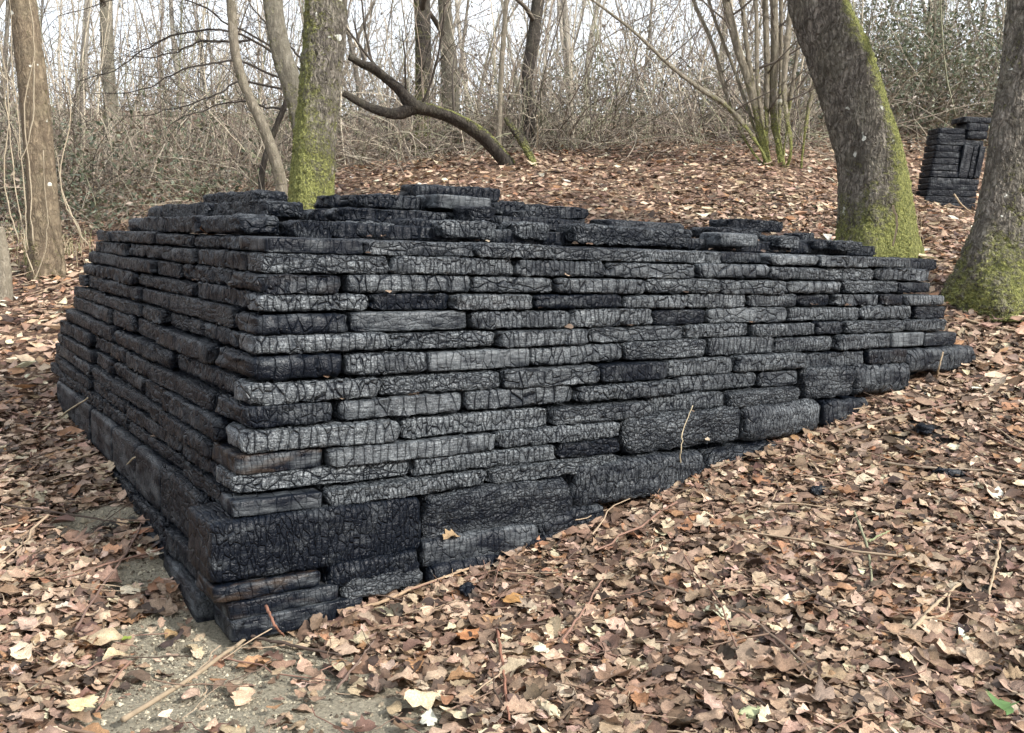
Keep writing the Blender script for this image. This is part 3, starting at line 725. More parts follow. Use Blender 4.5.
tree("tree", "light brown lichen-spotted trunk hung with climbing stems near the picture's left edge",
     [(18, -30, 10, 12.5), (27, 40, 10, 13), (35, 110, 10, 13.5), (41, 180, 10, 13.5), (45, 240, 10, 15), (47, 276, 10, 16)],
     M_BROWN, 3.5, 48, .03, moss_side(.15, .6, -Rh, .15, .12), (.15, .3), (6, 2.2, .6), ctint=(.15, .12, .09), seed=9)
tree("broken_stump", "pale narrow stump at the very edge beside the climber-hung trunk",
     [(-4, 228, 9.2, 7), (0, 250, 9.2, 7.5), (3, 280, 9.2, 8)], M_SMOOTH, 0, 20, .03, cat="stump", seed=10)
tree("young_tree", "slim pale stem curving towards the mossy central trunk",
     [(230, -20, 11.5, 4.6), (234, 40, 11.5, 4.8), (243, 82, 11.5, 5), (259, 117, 11.5, 5.4), (272, 150, 11.5, 6), (281, 185, 11.5, 6.5)],
     M_SMOOTH, 2.5, 20, .04, moss_side(.1, 1, -Rh, .1, .15), None, (5, 1.5, .6), ctint=(.14, .12, .1), seed=12)
tree("bent_tree", "bent grey-brown trunk tucked behind the mossy central trunk",
     [(270, -30, 10.8, 9), (275, 20, 10.8, 9.5), (283, 58, 10.8, 10), (294, 90, 10.8, 10.5), (303, 130, 10.8, 11), (308, 190, 10.8, 11.5)],
     M_GREY, 3, 32, .035, moss_side(.3, 1.5, -Rh + np.array([0, 0, .8]), .25, .18), None, (5, 2, .55), seed=13)
tree("background_tree", "straight grey trunk rising behind the fallen dark trunk",
     [(421, -20, 16, 8), (423, 50, 16, 8), (422, 100, 16, 8), (421, 150, 16, 9)], M_DARK, 3.5, 24, .06, moss_side(.3, 1.2, -Rh, .3, .2), None, (8, 2.4, .35), seed=14)
tree("background_tree", "forked grey trunk between the fallen trunk and the slim dark trunk",
     [(443, -20, 17, 6), (447, 40, 17, 7), (450, 80, 17, 8.5), (451, 150, 17, 9)], M_GREY, 3.5, 24, .06, moss_side(.3, 1.2, -Rh, .2, .1), None, (9, 2.4, .3), seed=15)
tree("background_tree", "slim dark trunk standing clear above the open leaf bank",
     [(540, -20, 15.5, 6.2), (533, 39, 15.5, 6.2), (527, 80, 15.5, 6), (529, 125, 15.5, 6.2), (530, 150, 15.5, 6.6)], M_DARK, 3.5, 24, .06, None, None, (8, 2.2, .4), seed=16)
tree("background_tree", "thin pale straight stem just beside the slim dark trunk",
     [(508, -20, 14.6, 2.4), (502, 60, 14.6, 2.4), (499, 130, 14.6, 2.6), (499, 158, 14.6, 2.8)], M_SMOOTH, 2.5, 10, .08, None, None, (5, 1.2, .4), ctint=(.16, .14, .11), seed=17)
tree("background_tree", "dark trunk high up behind the evergreen scrub, above the timber tower",
     [(938, -20, 21, 8), (934, 30, 21, 8), (932, 90, 21, 8.5), (931, 130, 21, 9)], M_DARK, 3, 20, .08, None, None, (6, 2.2, .4), seed=18)
tree("background_tree", "hazy grey trunk in the scrub right of the climber-hung trunk",
     [(106, -20, 17, 6), (107, 40, 17, 6), (110, 100, 17, 6.5), (111, 160, 17, 7)], M_GREY, 3, 20, .08, None, None, (8, 2.4, .35), seed=19)

# fallen dark trunk with its fork and mossy root
def fallen():
    rows = [(349, 57, 12.6, 3.2), (364, 65, 12.7, 4.2), (371, 67, 12.7, 5.2), (382, 75, 12.8, 4.8), (400, 90, 12.9, 5.6), (413, 105, 13, 7.6), (432, 110, 13.1, 7), (455, 118, 13.2, 7.2), (480, 133, 13.3, 7.8), (497, 150, 13.4, 7.6), (510, 166, 13.5, 8)]
    c = np.array([[*at(a, b, d), r * d / F_PX] for a, b, d, r in rows]); base = c[-1, :3].copy(); base[2] = g1(base[0], base[1])
    root = empty("fallen_tree", tuple(base)); tag(root, "dark mossy-topped trunk fallen in an arch behind the stack", "fallen tree")
    c[:, :3] -= base
    a, P, R = trunk_mesh(c, 28, .03, lambda h, d: np.clip(.10 + .95 * np.clip(d[..., 2], 0, 1) * np.clip((h - .8) / .8, 0, 1), 0, 1), None, 21); a.build("trunk", M_DARK, root)
    f = np.array([[*(at(x, y, d) - base), r * d / F_PX] for x, y, d, r in [(414, 107, 13, 7), (400, 113, 13, 6), (388, 113, 12.95, 5), (367, 106, 12.9, 4.2), (343, 93, 12.8, 3.4)]])
    a, _, _ = trunk_mesh(f, 20, .03, None, None, 22); a.build("fork", M_DARK, root)
    f = np.array([[*(at(x, y, d) - base), r * d / F_PX] for x, y, d, r in [(505, 118, 13.3, 2.5), (516, 133, 13.3, 4), (526, 148, 13.3, 5), (535, 166, 13.3, 4)]])
    a, _, _ = trunk_mesh(f, 18, .03, lambda h, d: np.clip(.35 + .3 * h, 0, 1), None, 23); a.build("root", M_DARK, root)
    a = Acc()
    for k, (i, up) in enumerate(((.12, 1), (.25, 1), (.32, 1), (.45, 1), (.55, 1), (.7, 1))):
        p = P[int(i * (len(P) - 1))]
        limb(a, p, np.array([rng.normal(0, .6), rng.normal(0, .6), 1]), rng.uniform(.9, 1.7), .02, 2, (.07, .06, .05), 5, 0, 3)
    a.build("twigs", M_TWIG, root)["kind"] = "stuff"
fallen()

def hazel():
    base = at(776, 167, 12.8); base[2] = g1(base[0], base[1])
    root = empty("hazel_clump", tuple(base)); tag(root, "clump of many slender mossy-footed stems fanning up beside the leaning oak", "hazel")
    stems = [[(718, -40, 4), (726, 0, 4), (736, 43, 4), (752, 92, 4.5), (767, 163, 5)], [(690, -20, 2), (695, 4, 2), (713, 46, 2), (727, 96, 2.2), (745, 140, 2.4), (766, 170, 3)],
             [(775, -40, 4), (774, 0, 4), (775, 53, 4.2), (773, 107, 4.6), (783, 169, 5)], [(764, -30, 2.8), (765, 0, 3), (767, 64, 3), (767, 142, 3.2), (772, 168, 3.4)],
             [(795, -30, 3), (790, 14, 3), (784, 89, 3), (791, 146, 3.2), (786, 170, 3.4)], [(822, 40, 2), (815, 80, 2.3), (807, 117, 2.5), (802, 160, 2.6)],
             [(752, -30, 2), (756, 7, 2), (758, 89, 2.2), (769, 160, 2.4)], [(740, -30, 2.2), (744, 20, 2.2), (752, 80, 2.4), (770, 165, 2.6)], [(806, -30, 2), (800, 30, 2), (792, 90, 2.2), (782, 165, 2.4)],
             [(590, -2, 1.3), (632, 30, 1.7), (674, 69, 2.1), (702, 90, 2.5), (731, 110, 2.8), (760, 148, 3.2), (768, 168, 3.4)], [(700, -30, 1.6), (715, 20, 1.6), (738, 80, 1.8), (764, 160, 2.2)], [(781, -30, 2), (781, 60, 2), (778, 165, 2.4)]]
    tw = Acc()
    for s in stems:
        dd = rng.uniform(12.6, 13.1)
        c = np.array([[*(at(x, y, dd if i < len(s) - 1 else 12.8) - base), r * dd / F_PX] for i, (x, y, r) in enumerate(s)])[::-1]
        c = np.vstack([[c[0, 0], c[0, 1], min(c[0, 2], 0) - .1, c[0, 3] * 1.1], c])
        if s[0][1] < 0:
            t = c[-1, :3] - c[-2, :3]; t /= np.linalg.norm(t)
            for q in (1, 2): c = np.vstack([c, [*(c[-1, :3] + t * .9), c[-1, 3] * .7]])
        a, P, R = trunk_mesh(c, 12, .06, lambda h, d: np.clip(.78 * np.exp(-(h / .9) ** 2) + .16, 0, 1), None, int(s[0][0]) + 50)
        a.build("stem", M_SMOOTH, root)
        for q in range(7):
            i = int(rng.uniform(.3, .97) * (len(P) - 1))
            limb(tw, P[i], np.array([rng.normal(0, .7), rng.normal(0, .7), .8]), rng.uniform(.5, 1.3), R[i] * .35, 1, (.14, .12, .10), 4, 0, 3)
    tw.build("twigs", M_TWIG, root)["kind"] = "stuff"
hazel()

def dark_shrub():
    base, d0 = on_ground(262, 175, 8); base = at(262, 160, 12.5); base[2] = g1(base[0], base[1])
    root = empty("bare_shrub", tuple(base)); tag(root, "bare shrub with long dark branches arching low to the left of the mossy trunk", "shrub")
    br = [[(300, 70), (260, 41), (229, 26), (207, 14), (161, 0), (110, 12), (60, 26)], [(285, 60), (229, 27), (177, 29), (147, 40), (109, 60), (70, 72)], [(290, 80), (235, 58), (190, 62), (150, 80), (100, 86)],
          [(295, 95), (240, 82), (210, 96), (170, 108), (120, 112)], [(300, 60), (262, 20), (240, -10)], [(288, 110), (250, 100), (205, 106), (160, 130)], [(250, 40), (200, 44), (160, 56), (128, 50)]]
    a, P, R = trunk_mesh(np.array([[0, 0, -.1, .05], [0.03, .02, .5, .045], [*(at(285, 105, 12.5) - base), .04], [*(at(298, 75, 12.5) - base), .034]]), 14, .05, None, None, 61); a.build("stem", M_DARK, root)
    tw = Acc()
    for b in br:
        c = spline(np.array([at(x, y, 12.5 - .12 * i) - base for i, (x, y) in enumerate(b)]), 26); rad = np.linspace(.017, .004, 26); c = c + np.cumsum(rng.normal(0, .012, c.shape), 0)
        a = Acc(); tube(a, c, rad, 7, (.055, .048, .042)); a.build("branch", M_TWIG, root)
        for q in range(16):
            i = int(rng.uniform(.15, .98) * 25); limb(tw, c[i], np.array([rng.normal(0, .8), rng.normal(0, .8), rng.uniform(-.5, .7)]), rng.uniform(.4, 1.1), rad[i] * .4, 1, (.045, .038, .033), 3, .02, 4)
    tw.build("twigs", M_TWIG, root)["kind"] = "stuff"
dark_shrub()

def climbers():
    ctrl = [[(-8, 20), (4, 90), (14, 160), (25, 230), (38, 275)], [(43, 150), (47, 215), (45, 240), (30, 285), (8, 305)], [(8, -10), (12, 60), (22, 120), (30, 200), (34, 250)], [(28, -20), (36, 50), (26, 110), (36, 190), (40, 246)],
            [(58, -10), (66, 60), (72, 110), (62, 180), (82, 240)], [(0, 40), (10, 110), (5, 190), (20, 240)], [(55, 150), (63, 200), (76, 225), (84, 245)], [(15, 130), (24, 160), (33, 118), (31, 60)]]
    for c, lab in zip(ctrl, ("pale climbing stem sloping in from the edge to the left trunk's foot", "straw-coloured stem bowing across the left trunk down to the leaves", "thin stem clinging to the outer side of the left trunk",
                             "wavy stem running down the middle of the left trunk", "loose pale stem hanging right of the left trunk", "faint vertical stem at the picture's left edge", "short cane leaning from left trunk towards the stack", "looped creeper halfway up the left trunk")):
        n = 24; P = spline(np.array([at(x, y, 9.55 + .05 * i) for i, (x, y) in enumerate(c)]), n)
        P[:, :2] += np.cumsum(rng.normal(0, .007, (n, 2)), 0)
        P[:, 2] = np.maximum(P[:, 2], gz(P[:, 0], P[:, 1]))
        a = Acc(); tube(a, P, np.linspace(.004, .0075, n) * (1 + rng.normal(0, .12, n)), 6, tuple(np.array((.34, .29, .21)) * rng.uniform(.5, 1.05))); o = a.build("climbing_stem", M_TWIG, origin=P[-1]); tag(o, lab, "stem", "climbing stems by the left trunk")
climbers()

# ------------------------------------------------------------------ thickets and far wood (nobody could count these twigs)
def batch(acc, P0, D0, ln, n, wander, droop, r0, c, taper=.4):
    """many thin wandering stems at once; returns their centre lines"""
    m_ = len(P0); D = D0 / np.linalg.norm(D0, axis=1)[:, None]; P = np.zeros((m_, n, 3)); P[:, 0] = P0; T = np.zeros((m_, n, 3)); T[:, 0] = D
    bend = rng.normal(0, wander * .5, (m_, 3))
    for i in range(1, n):
        D = D + bend + rng.normal(0, wander, (m_, 3)); D[:, 2] -= droop
        D /= np.linalg.norm(D, axis=1)[:, None]
        P[:, i] = P[:, i - 1] + D * (ln / (n - 1))[:, None]; T[:, i] = D
    ref = np.where(np.abs(T[..., 2:3]) < .8, np.array([0, 0, 1.0]), np.array([1.0, 0, 0]))
    A = np.cross(T, ref); A /= np.linalg.norm(A, axis=2)[..., None]; B = np.cross(T, A)
    R = r0[:, None] * np.linspace(1, taper, n)[None]
    a_ = np.arange(3) * 2 * np.pi / 3
    V = P[:, :, None] + R[..., None, None] * (np.cos(a_)[None, None, :, None] * A[:, :, None] + np.sin(a_)[None, None, :, None] * B[:, :, None])
    base = (np.arange(m_) * n * 3)[:, None, None]; i = (np.arange(n - 1) * 3)[None, :, None]; j = np.arange(3)[None, None]; k = (j + 1) % 3
    Q = np.stack([base + i + j, base + i + k, base + i + 3 + k, base + i + 3 + j], -1).reshape(-1, 4)
    acc.add(V.reshape(-1, 3), Q, None, np.repeat(c, n * 3, 0))
    return P
def sprout(P, m_, lo=.25):
    k = rng.integers(0, len(P), m_); i = rng.integers(max(1, int(lo * P.shape[1])), P.shape[1] - 1, m_)
    t = P[k, i] - P[k, i - 1]; t /= np.linalg.norm(t, axis=1)[:, None] + 1e-9
    d = t * .8 + rng.normal(0, .55, (m_, 3)) + np.array([0, 0, .15])
    return P[k, i], d, k
def stand(px, d):
    P = np.array([at(a_, 165, b_) for a_, b_ in zip(px, d)]); P[:, 2] = gz(P[:, 0], P[:, 1]) - .03; return P
PAL = np.array([(.27, .235, .19), (.36, .32, .255), (.18, .15, .125), (.46, .41, .32), (.22, .18, .145), (.12, .105, .09), (.25, .25, .17)])
def pick(n): return PAL[rng.integers(0, len(PAL), n)] * np.exp(rng.normal(0, .15, (n, 1)))
def thicket():
    a = Acc()
    n = 1150; nc = 210
    # shrubs: clumps of arching canes
    cpx = rng.uniform(-170, 1190, nc); cd_ = np.where((cpx > 330) & (cpx < 860), 15.0, np.where(cpx <= 330, 13.9, 16.4)) + rng.exponential(1.7, nc)
    k = rng.integers(0, nc, n * 2); P0 = stand(cpx[k] + rng.normal(0, 14, n * 2), cd_[k] + rng.normal(0, .3, n * 2))
    az = rng.uniform(0, 6.28, n * 2); el = rng.uniform(.35, 1.5, n * 2)
    D0 = np.c_[np.cos(az) * np.cos(el), np.sin(az) * np.cos(el), np.sin(el)]
    c = pick(n * 2); ln = rng.uniform(.8, 3.2, n * 2)
    P = batch(a, P0, D0, ln, 11, .10, .07, rng.uniform(.0055, .013, n * 2), c)
    q, d, kk = sprout(P, 6800); T1 = batch(a, q, d, rng.uniform(.25, 1.0, len(q)), 6, .17, .03, rng.uniform(.0032, .0064, len(q)), c[kk])
    # low bramble mat spilling on to the leaf bank
    m_ = 1300; px = np.r_[rng.uniform(-120, 300, 600), rng.uniform(330, 860, 450), rng.uniform(840, 1150, 250)]
    dd = np.where(px < 300, rng.uniform(11.8, 15, m_), np.where(px < 860, rng.uniform(14.0, 15.6, m_), rng.uniform(15.2, 17, m_)))
    az = rng.uniform(0, 6.28, m_); el = rng.uniform(.05, 1.1, m_)
    P = batch(a, stand(px, dd), np.c_[np.cos(az) * np.cos(el), np.sin(az) * np.cos(el), np.sin(el)], rng.uniform(.4, 1.7, m_), 10, .13, .10, rng.uniform(.003, .007, m_), pick(m_))
    # tall thin saplings
    m_ = 210; px = rng.uniform(-170, 1190, m_); c = pick(m_)
    P = batch(a, stand(px, 15.5 + rng.exponential(3, m_)), np.c_[rng.normal(0, .22, (m_, 2)), np.ones(m_)], rng.uniform(2.5, 6, m_), 14, .05, -.01, rng.uniform(.009, .022, m_), c)
    q, d, kk = sprout(P, 1900); P2 = batch(a, q, d, rng.uniform(.5, 1.6, len(q)), 7, .13, .0, rng.uniform(.003, .007, len(q)), c[kk])
    q, d, k2 = sprout(P2, 2300); batch(a, q, d, rng.uniform(.2, .6, len(q)), 5, .16, .0, rng.uniform(.002, .0035, len(q)), c[kk][k2])
    o = a.build("bramble_thicket", M_TWIG); tag(o, "tangled grey-brown bramble and twig thicket closing off the clearing", "thicket", kind="stuff")
thicket()

def far_wood():
    a = Acc(); m_ = 190
    px = rng.uniform(-260, 1280, m_); d = np.minimum(19 + rng.exponential(7, m_), 44)
    c = np.array([(.26, .24, .205), (.36, .335, .285), (.17, .155, .13)])[rng.integers(0, 3, m_)]
    r0 = np.where(rng.random(m_) < .85, rng.uniform(.015, .05, m_), rng.uniform(.06, .13, m_))
    P = batch(a, stand(px, d), np.c_[rng.normal(0, .15, (m_, 2)), np.ones(m_)], rng.uniform(5, 10, m_), 14, .04, -.01, r0, c, .3)
    q, dr, kk = sprout(P, 2500, .1); P2 = batch(a, q, dr, rng.uniform(.8, 2.4, len(q)), 8, .13, -.01, rng.uniform(.006, .016, len(q)), c[kk])
    q, dr, k2 = sprout(P2, 6500); batch(a, q, dr, rng.uniform(.3, 1.1, len(q)), 5, .17, .0, rng.uniform(.0045, .0085, len(q)), c[kk][k2])
    # scrubby layer under the trees
    m_ = 1700; px = rng.uniform(-260, 1280, m_); az = rng.uniform(0, 6.28, m_); el = rng.uniform(.4, 1.5, m_); c = pick(m_)
    P = batch(a, stand(px, rng.uniform(18, 27, m_)), np.c_[np.cos(az) * np.cos(el), np.sin(az) * np.cos(el), np.sin(el)], rng.uniform(1.2, 4.0, m_), 9, .11, .03, rng.uniform(.008, .017, m_), c)
    q, d, kk = sprout(P, 4000); batch(a, q, d, rng.uniform(.4, 1.2, len(q)), 5, .17, .0, rng.uniform(.0045, .0085, len(q)), c[kk])
    o = a.build("far_wood", M_TWIG); tag(o, "pale mass of bare winter trees far behind the thicket", "wood", kind="stuff")
far_wood()

def leaf_cloud(name, label, spots, n, pal, size, cat, zmax=2.2):
    """many small leaves spread through scrub volumes: spots = (px, d, radius m, height m)"""
    a = Acc(); sp = np.array(spots)[rng.integers(0, len(spots), n)]
    C0 = np.array([at(q[0], 160, q[1]) for q in spots]); idx = np.array([np.nonzero((np.array(spots) == q).all(1))[0][0] for q in sp])
    # leaves gather in sprays along unseen shoots
    ns = n // 14; ang = rng.uniform(0, 6.28, ns); rr_ = np.sqrt(rng.random(ns)); hh = rng.random(ns) ** .8
    k = rng.integers(0, ns, n)
    x = C0[idx, 0] + np.cos(ang[k]) * rr_[k] * sp[:, 2] + rng.normal(0, .10, n); y = C0[idx, 1] + np.sin(ang[k]) * rr_[k] * sp[:, 2] + rng.normal(0, .10, n)
    z = gz(x, y) + sp[:, 3] * hh[k] * (1 - .4 * rr_[k] ** 2) + rng.normal(0, .07, n) + .03
    p = np.c_[x, y, z]; s_ = (size * rng.uniform(.5, 1.5, n))[:, None]
    nrm = rng.normal(0, 1, (n, 3)) + np.array([0, 0, .9]); nrm /= np.linalg.norm(nrm, axis=1)[:, None]
    u = np.cross(nrm, rng.normal(0, 1, (n, 3))); u /= np.linalg.norm(u, axis=1)[:, None]; w = np.cross(nrm, u)
    V = np.stack([p - u * s_, p + w * s_ * .5 - nrm * s_ * .15, p + u * s_, p - w * s_ * .5 - nrm * s_ * .15], 1).reshape(-1, 3)
    cc = np.array(pal)[rng.integers(0, len(pal), n)] * rng.uniform(.6, 1.4, (n, 1)); k = np.arange(n)[:, None] * 4
    a.add(V, np.concatenate([k, k + 1, k + 2, k + 3], 1), None, np.repeat(cc, 4, 0))
    o = a.build(name, M_GREEN, smooth=False); tag(o, label, cat, kind="stuff")
GR = [(.12, .145, .085), (.15, .175, .11), (.08, .10, .06), (.20, .22, .155), (.17, .165, .10), (.20, .16, .11)]
leaf_cloud("evergreen_scrub", "grey-green evergreen scrub on the bank above the timber tower", [(880, 16.9, 1.3, 2.3), (930, 16.6, 1.3, 2.3), (975, 16.6, 1.3, 2.2), (840, 17.4, 1.2, 2.0), (1030, 16.6, 1.5, 2.3), (910, 18, 1.6, 2.9), (850, 18.5, 1.6, 3.2), (950, 18.5, 1.6, 3.3), (1010, 18.5, 1.8, 3.3), (1060, 18, 1.6, 3)], 21000, GR, .036, "scrub")
leaf_cloud("evergreen_undergrowth", "sparse green bramble leaves in the thicket on the left bank", [(70, 13.2, 1.2, 1.3), (130, 13.8, 1.4, 1.6), (200, 14.4, 1.4, 1.3), (20, 13, 1.0, .9), (560, 17, 1.4, 1.7), (610, 17.5, 1.3, 1.5), (160, 13, 1.3, .25), (60, 12, 1.2, .3), (250, 13.5, 1.0, .3), (680, 17, 1.5, 1.2), (450, 18, 1.4, 1.2), (330, 18, 1.6, 1.4), (760, 18, 1.6, 1.8), (0, 15, 1.4, 1.6)], 9500, GR + [(.26, .20, .15), (.30, .24, .19)], .036, "undergrowth")

leaf_cloud("withered_bramble", "withered grey-brown bramble leaves and flecks hanging through the thicket", [(px, d, 1.3, h) for px in range(-120, 1160, 80) for d, h in ((15.8 + (px % 3) * .5, 1.5), (18.5, 2.6), (22, 4.2))], 16000, [(.26, .22, .18), (.33, .29, .24), (.20, .165, .135), (.24, .24, .18), (.17, .18, .13)], .034, "thicket")
# ------------------------------------------------------------------ leaf litter
LEAFC = [(lin(172, 150, 130), .20), (lin(150, 127, 108), .23), (lin(124, 101, 85), .22), (lin(94, 76, 65), .16), (lin(194, 178, 154), .045), (lin(148, 112, 84), .06), (lin(66, 55, 49), .06)]
LC = np.array([c for c, _ in LEAFC]); LP = np.array([p for _, p in LEAFC]); LP /= LP.sum()
def leaf_shape(rows, lobed, r):
    t = np.linspace(0, 1, rows)
    w = .30 * np.sin(np.pi * np.clip(t * .92 + .06, 0, 1)) ** .8
    if lobed and rows > 9: w = w * (1 + .30 * np.cos(t * 2 * np.pi * 3.5 + np.pi))
    elif lobed: w = w * (1 + np.interp(t, [0, .15, .3, .42, .55, .7, .82, 1], [0, .1, -.22, .18, -.18, .22, -.1, .1]) * r.uniform(.6, 1.3))
    w[0] = .015; w[-1] = .02 if not lobed else .075
    k1, k2, k3 = r.uniform(-.9, 1.6), r.uniform(-.5, .9), r.uniform(-.6, .6)
    x = t - .5
    def zf(x, y): return k1 * y * y * 1.6 + k2 * x * x * .8 + k3 * x * y * 1.2 + .05 * np.sin(9 * x + k1 * 7) * np.sign(y + 1e-9)
    off = r.uniform(-.05, .05) * np.sin(np.pi * t)
    Lft = np.c_[x, off + w * r.uniform(.8, 1.15, rows), 0 * x]; Mid = np.c_[x, off, 0 * x]; Rgt = np.c_[x, off - w * r.uniform(.8, 1.15, rows), 0 * x]
    V = np.stack([Lft, Mid, Rgt], 1).reshape(-1, 3); V[:, 2] = zf(V[:, 0], V[:, 1])
    i = np.arange(rows - 1)[:, None] * 3
    Q = np.concatenate([np.concatenate([i, i + 1, i + 4, i + 3], 1), np.concatenate([i + 1, i + 2, i + 5, i + 4], 1)])
    return V, Q
def inside_stack(x, y):
    z = gz(x, y)
    return (x > BX * z + .0) & (y > BY * z + .0) & (x < 5.75 - .861 * z + BX * z + .1) & (y < 5.0 - 1.012 * z + .1)
def litter(name, label, n, x0, x1, y0, y1, rows, lobed, size, lift, dens, seed, variants=20, dry=1.0):
    r = np.random.default_rng(seed)
    x = r.uniform(x0, x1, n); y = r.uniform(y0, y1, n)
    keep = ~inside_stack(x, y)
    D = np.c_[x, y, gz(x, y)] - CAM; dep = D @ fw; sx = (D @ RV) / np.maximum(dep, .01) * F_PX
    keep &= (dep > 1.7) & (np.abs(sx) < 720 + 200 / np.maximum(dep, .3))
    keep &= r.random(n) < dens(dep, x, y)
    keep &= r.random(n) < 1 - .90 * np.clip((bare_w(x, y) - .25) * 2.2, 0, 1) - .55 * np.clip(ash_w(x, y), 0, 1)
    x, y = x[keep], y[keep]; n = len(x)
    a = Acc()
    var = r.integers(0, variants, n); sz = size * np.exp(np.clip(r.normal(0, .40, n), -1, .62)); yaw = r.uniform(0, 6.28, n)
    tl = np.abs(r.normal(0, .29, n)); ta = r.uniform(0, 6.28, n)
    z = gz(x, y) + .004 + lift * r.random(n) ** 1.5
    e = .05; nx = -(gz(x + e, y) - gz(x - e, y)) / (2 * e); ny = -(gz(x, y + e) - gz(x, y - e)) / (2 * e)
    nn = np.c_[nx + np.cos(ta) * tl, ny + np.sin(ta) * tl, np.ones(n)]; nn /= np.linalg.norm(nn, axis=1)[:, None]
    u = np.c_[np.cos(yaw), np.sin(yaw), 0 * yaw]; u -= nn * (u * nn).sum(1)[:, None]; u /= np.linalg.norm(u, axis=1)[:, None]
    w = np.cross(nn, u)
    ci = r.choice(len(LC), n, p=LP); cc = LC[ci] * np.exp(r.normal(0, .16, (n, 1))) * (1 + r.normal(0, .04, (n, 3)))
    cc = 1.22 * dry * (cc * .94 + cc.mean(1)[:, None] * .06) * np.array([1.0, .985, .945])  # dry is a plain multiplier that makes the leaf colour paler
    cc = np.clip(cc, .01, .75)
    for k in range(variants):
        V, Q = leaf_shape(rows, lobed and k % 4 != 0, np.random.default_rng(seed * 100 + k))
        s = np.nonzero(var == k)[0]
        if not len(s): continue
        W = (V[None, :, 0, None] * u[s][:, None] + V[None, :, 1, None] * w[s][:, None] + V[None, :, 2, None] * nn[s][:, None]) * sz[s][:, None, None] + np.c_[x[s], y[s], z[s]][:, None]
        nv = len(V); QQ = (Q[None] + (np.arange(len(s)) * nv)[:, None, None]).reshape(-1, 4)
        vt = np.tile(np.array([.88, 1.13, .94]), nv // 3)[None, :, None] * (1 + r.normal(0, .10, (len(s), nv, 1)))
        a.add(W.reshape(-1, 3), QQ, None, (cc[s][:, None] * vt).reshape(-1, 3))
    o = a.build(name, M_LEAF, smooth=True); tag(o, label, "leaf litter", kind="stuff")
    return n
n1 = litter("leaf_litter", "curled brown oak leaves covering the ground around the stack", 110000, -3, 8.5, -3.4, 4.5, 8, True, .070, .036, lambda d, x, y: np.where(d < 4.6, 1.0, 0), 5, 28)
n4 = litter("leaf_litter", "curled brown leaves further along both sides of the stack", 110000, -3, 8.5, -3.4, 4.5, 4, True, .064, .034, lambda d, x, y: np.where(d < 4.6, 0, np.clip((5.0 / np.maximum(d, 1)) ** 1.2, .12, 1)), 15, 24)
n2 = litter("leaf_litter_far", "brown fallen leaves spread over the bank behind the stack", 76000, -6, 17, -2, 15, 3, False, .092, .05, lambda d, x, y: np.where(d < 6.0, 0, np.clip(9.5 / np.maximum(d, 1), .3, 1)), 6, 16, 1.22)   # the bank behind is paler
n3 = litter("leaf_crumbs", "small broken leaf pieces lying between the oak leaves", 46000, -2.5, 6, -3.4, 3, 3, False, .032, .03, lambda d, x, y: np.clip(4.5 / np.maximum(d, 1), 0, 1) ** 1.6, 7, 10)
n5 = litter("leaf_litter", "larger whole oak leaves lying on top of the near litter", 5200, -3, 7, -3.4, 3, 13, True, .105, .045, lambda d, x, y: np.where(d < 6, .5, .1), 25, 16)
print("leaves", n1, n2, n3, n4, n5)

def ledge_scraps():
    r = np.random.default_rng(55); a = Acc()
    for k in range(46):
        ci = r.integers(1, 13); z = ZT[ci] + .006
        if k < 22: p = np.array([r.uniform(BX * z + .1, 4.4 - .3 * z), BY * z - .004, z])
        elif k < 34: p = np.array([BX * z - .002, r.uniform(.3, 3.2), z])
        else: p = np.array([r.uniform(.7, 4.2), r.uniform(.42, .7), 1.575])
        V, Q = leaf_shape(5, True, r); s_ = r.uniform(.025, .055); yaw = r.uniform(0, 6.28) if k >= 22 else r.normal(0, .4)
        R_ = np.array(Matrix.Rotation(yaw, 3, 'Z') @ Matrix.Rotation(r.uniform(-.5, .9), 3, 'X'))
        a.add((V * s_) @ R_.T + p, Q, None, LC[r.integers(0, 5)] * r.uniform(.5, .9))
    o = a.build("leaf_scraps", M_LEAF); tag(o, "small brown leaf scraps caught on the ledges of the stack", "leaf scraps", kind="stuff")
ledge_scraps()
def soil_crumbs():
    r = np.random.default_rng(91); n = 9000
    k = r.integers(0, len(BARE), n); B_ = np.array(BARE)
    x = B_[k, 0] + r.normal(0, 1, n) * B_[k, 2] * .75; y = B_[k, 1] + r.normal(0, 1, n) * B_[k, 2] * .75
    ok = ~inside_stack(x, y); x, y = x[ok], y[ok]; n = len(x)
    s_ = .0025 * np.exp(r.normal(0, .6, n)); oc = np.array([(1, 0, 0), (-1, 0, 0), (0, 1, 0), (0, -1, 0), (0, 0, 1), (0, 0, -1)], float)
    V = oc[None] * s_[:, None, None] * r.uniform(.6, 1.4, (n, 6, 1)) + np.c_[x, y, gz(x, y) + s_ * .3][:, None]
    f = np.array([(0, 2, 4), (2, 1, 4), (1, 3, 4), (3, 0, 4)]); T = (f[None] + (np.arange(n) * 6)[:, None, None]).reshape(-1, 3)
    c = np.array([lin(150, 142, 122), lin(172, 165, 145), lin(122, 112, 96), lin(80, 72, 62)])[r.integers(0, 4, n)]
    a = Acc(); a.add(V.reshape(-1, 3), None, T, np.repeat(c, 6, 0)); o = a.build("soil_crumbs", M_TWIG, smooth=False); tag(o, "loose grit and soil crumbs on the bare patch at the near corner", "soil", kind="stuff")
soil_crumbs()
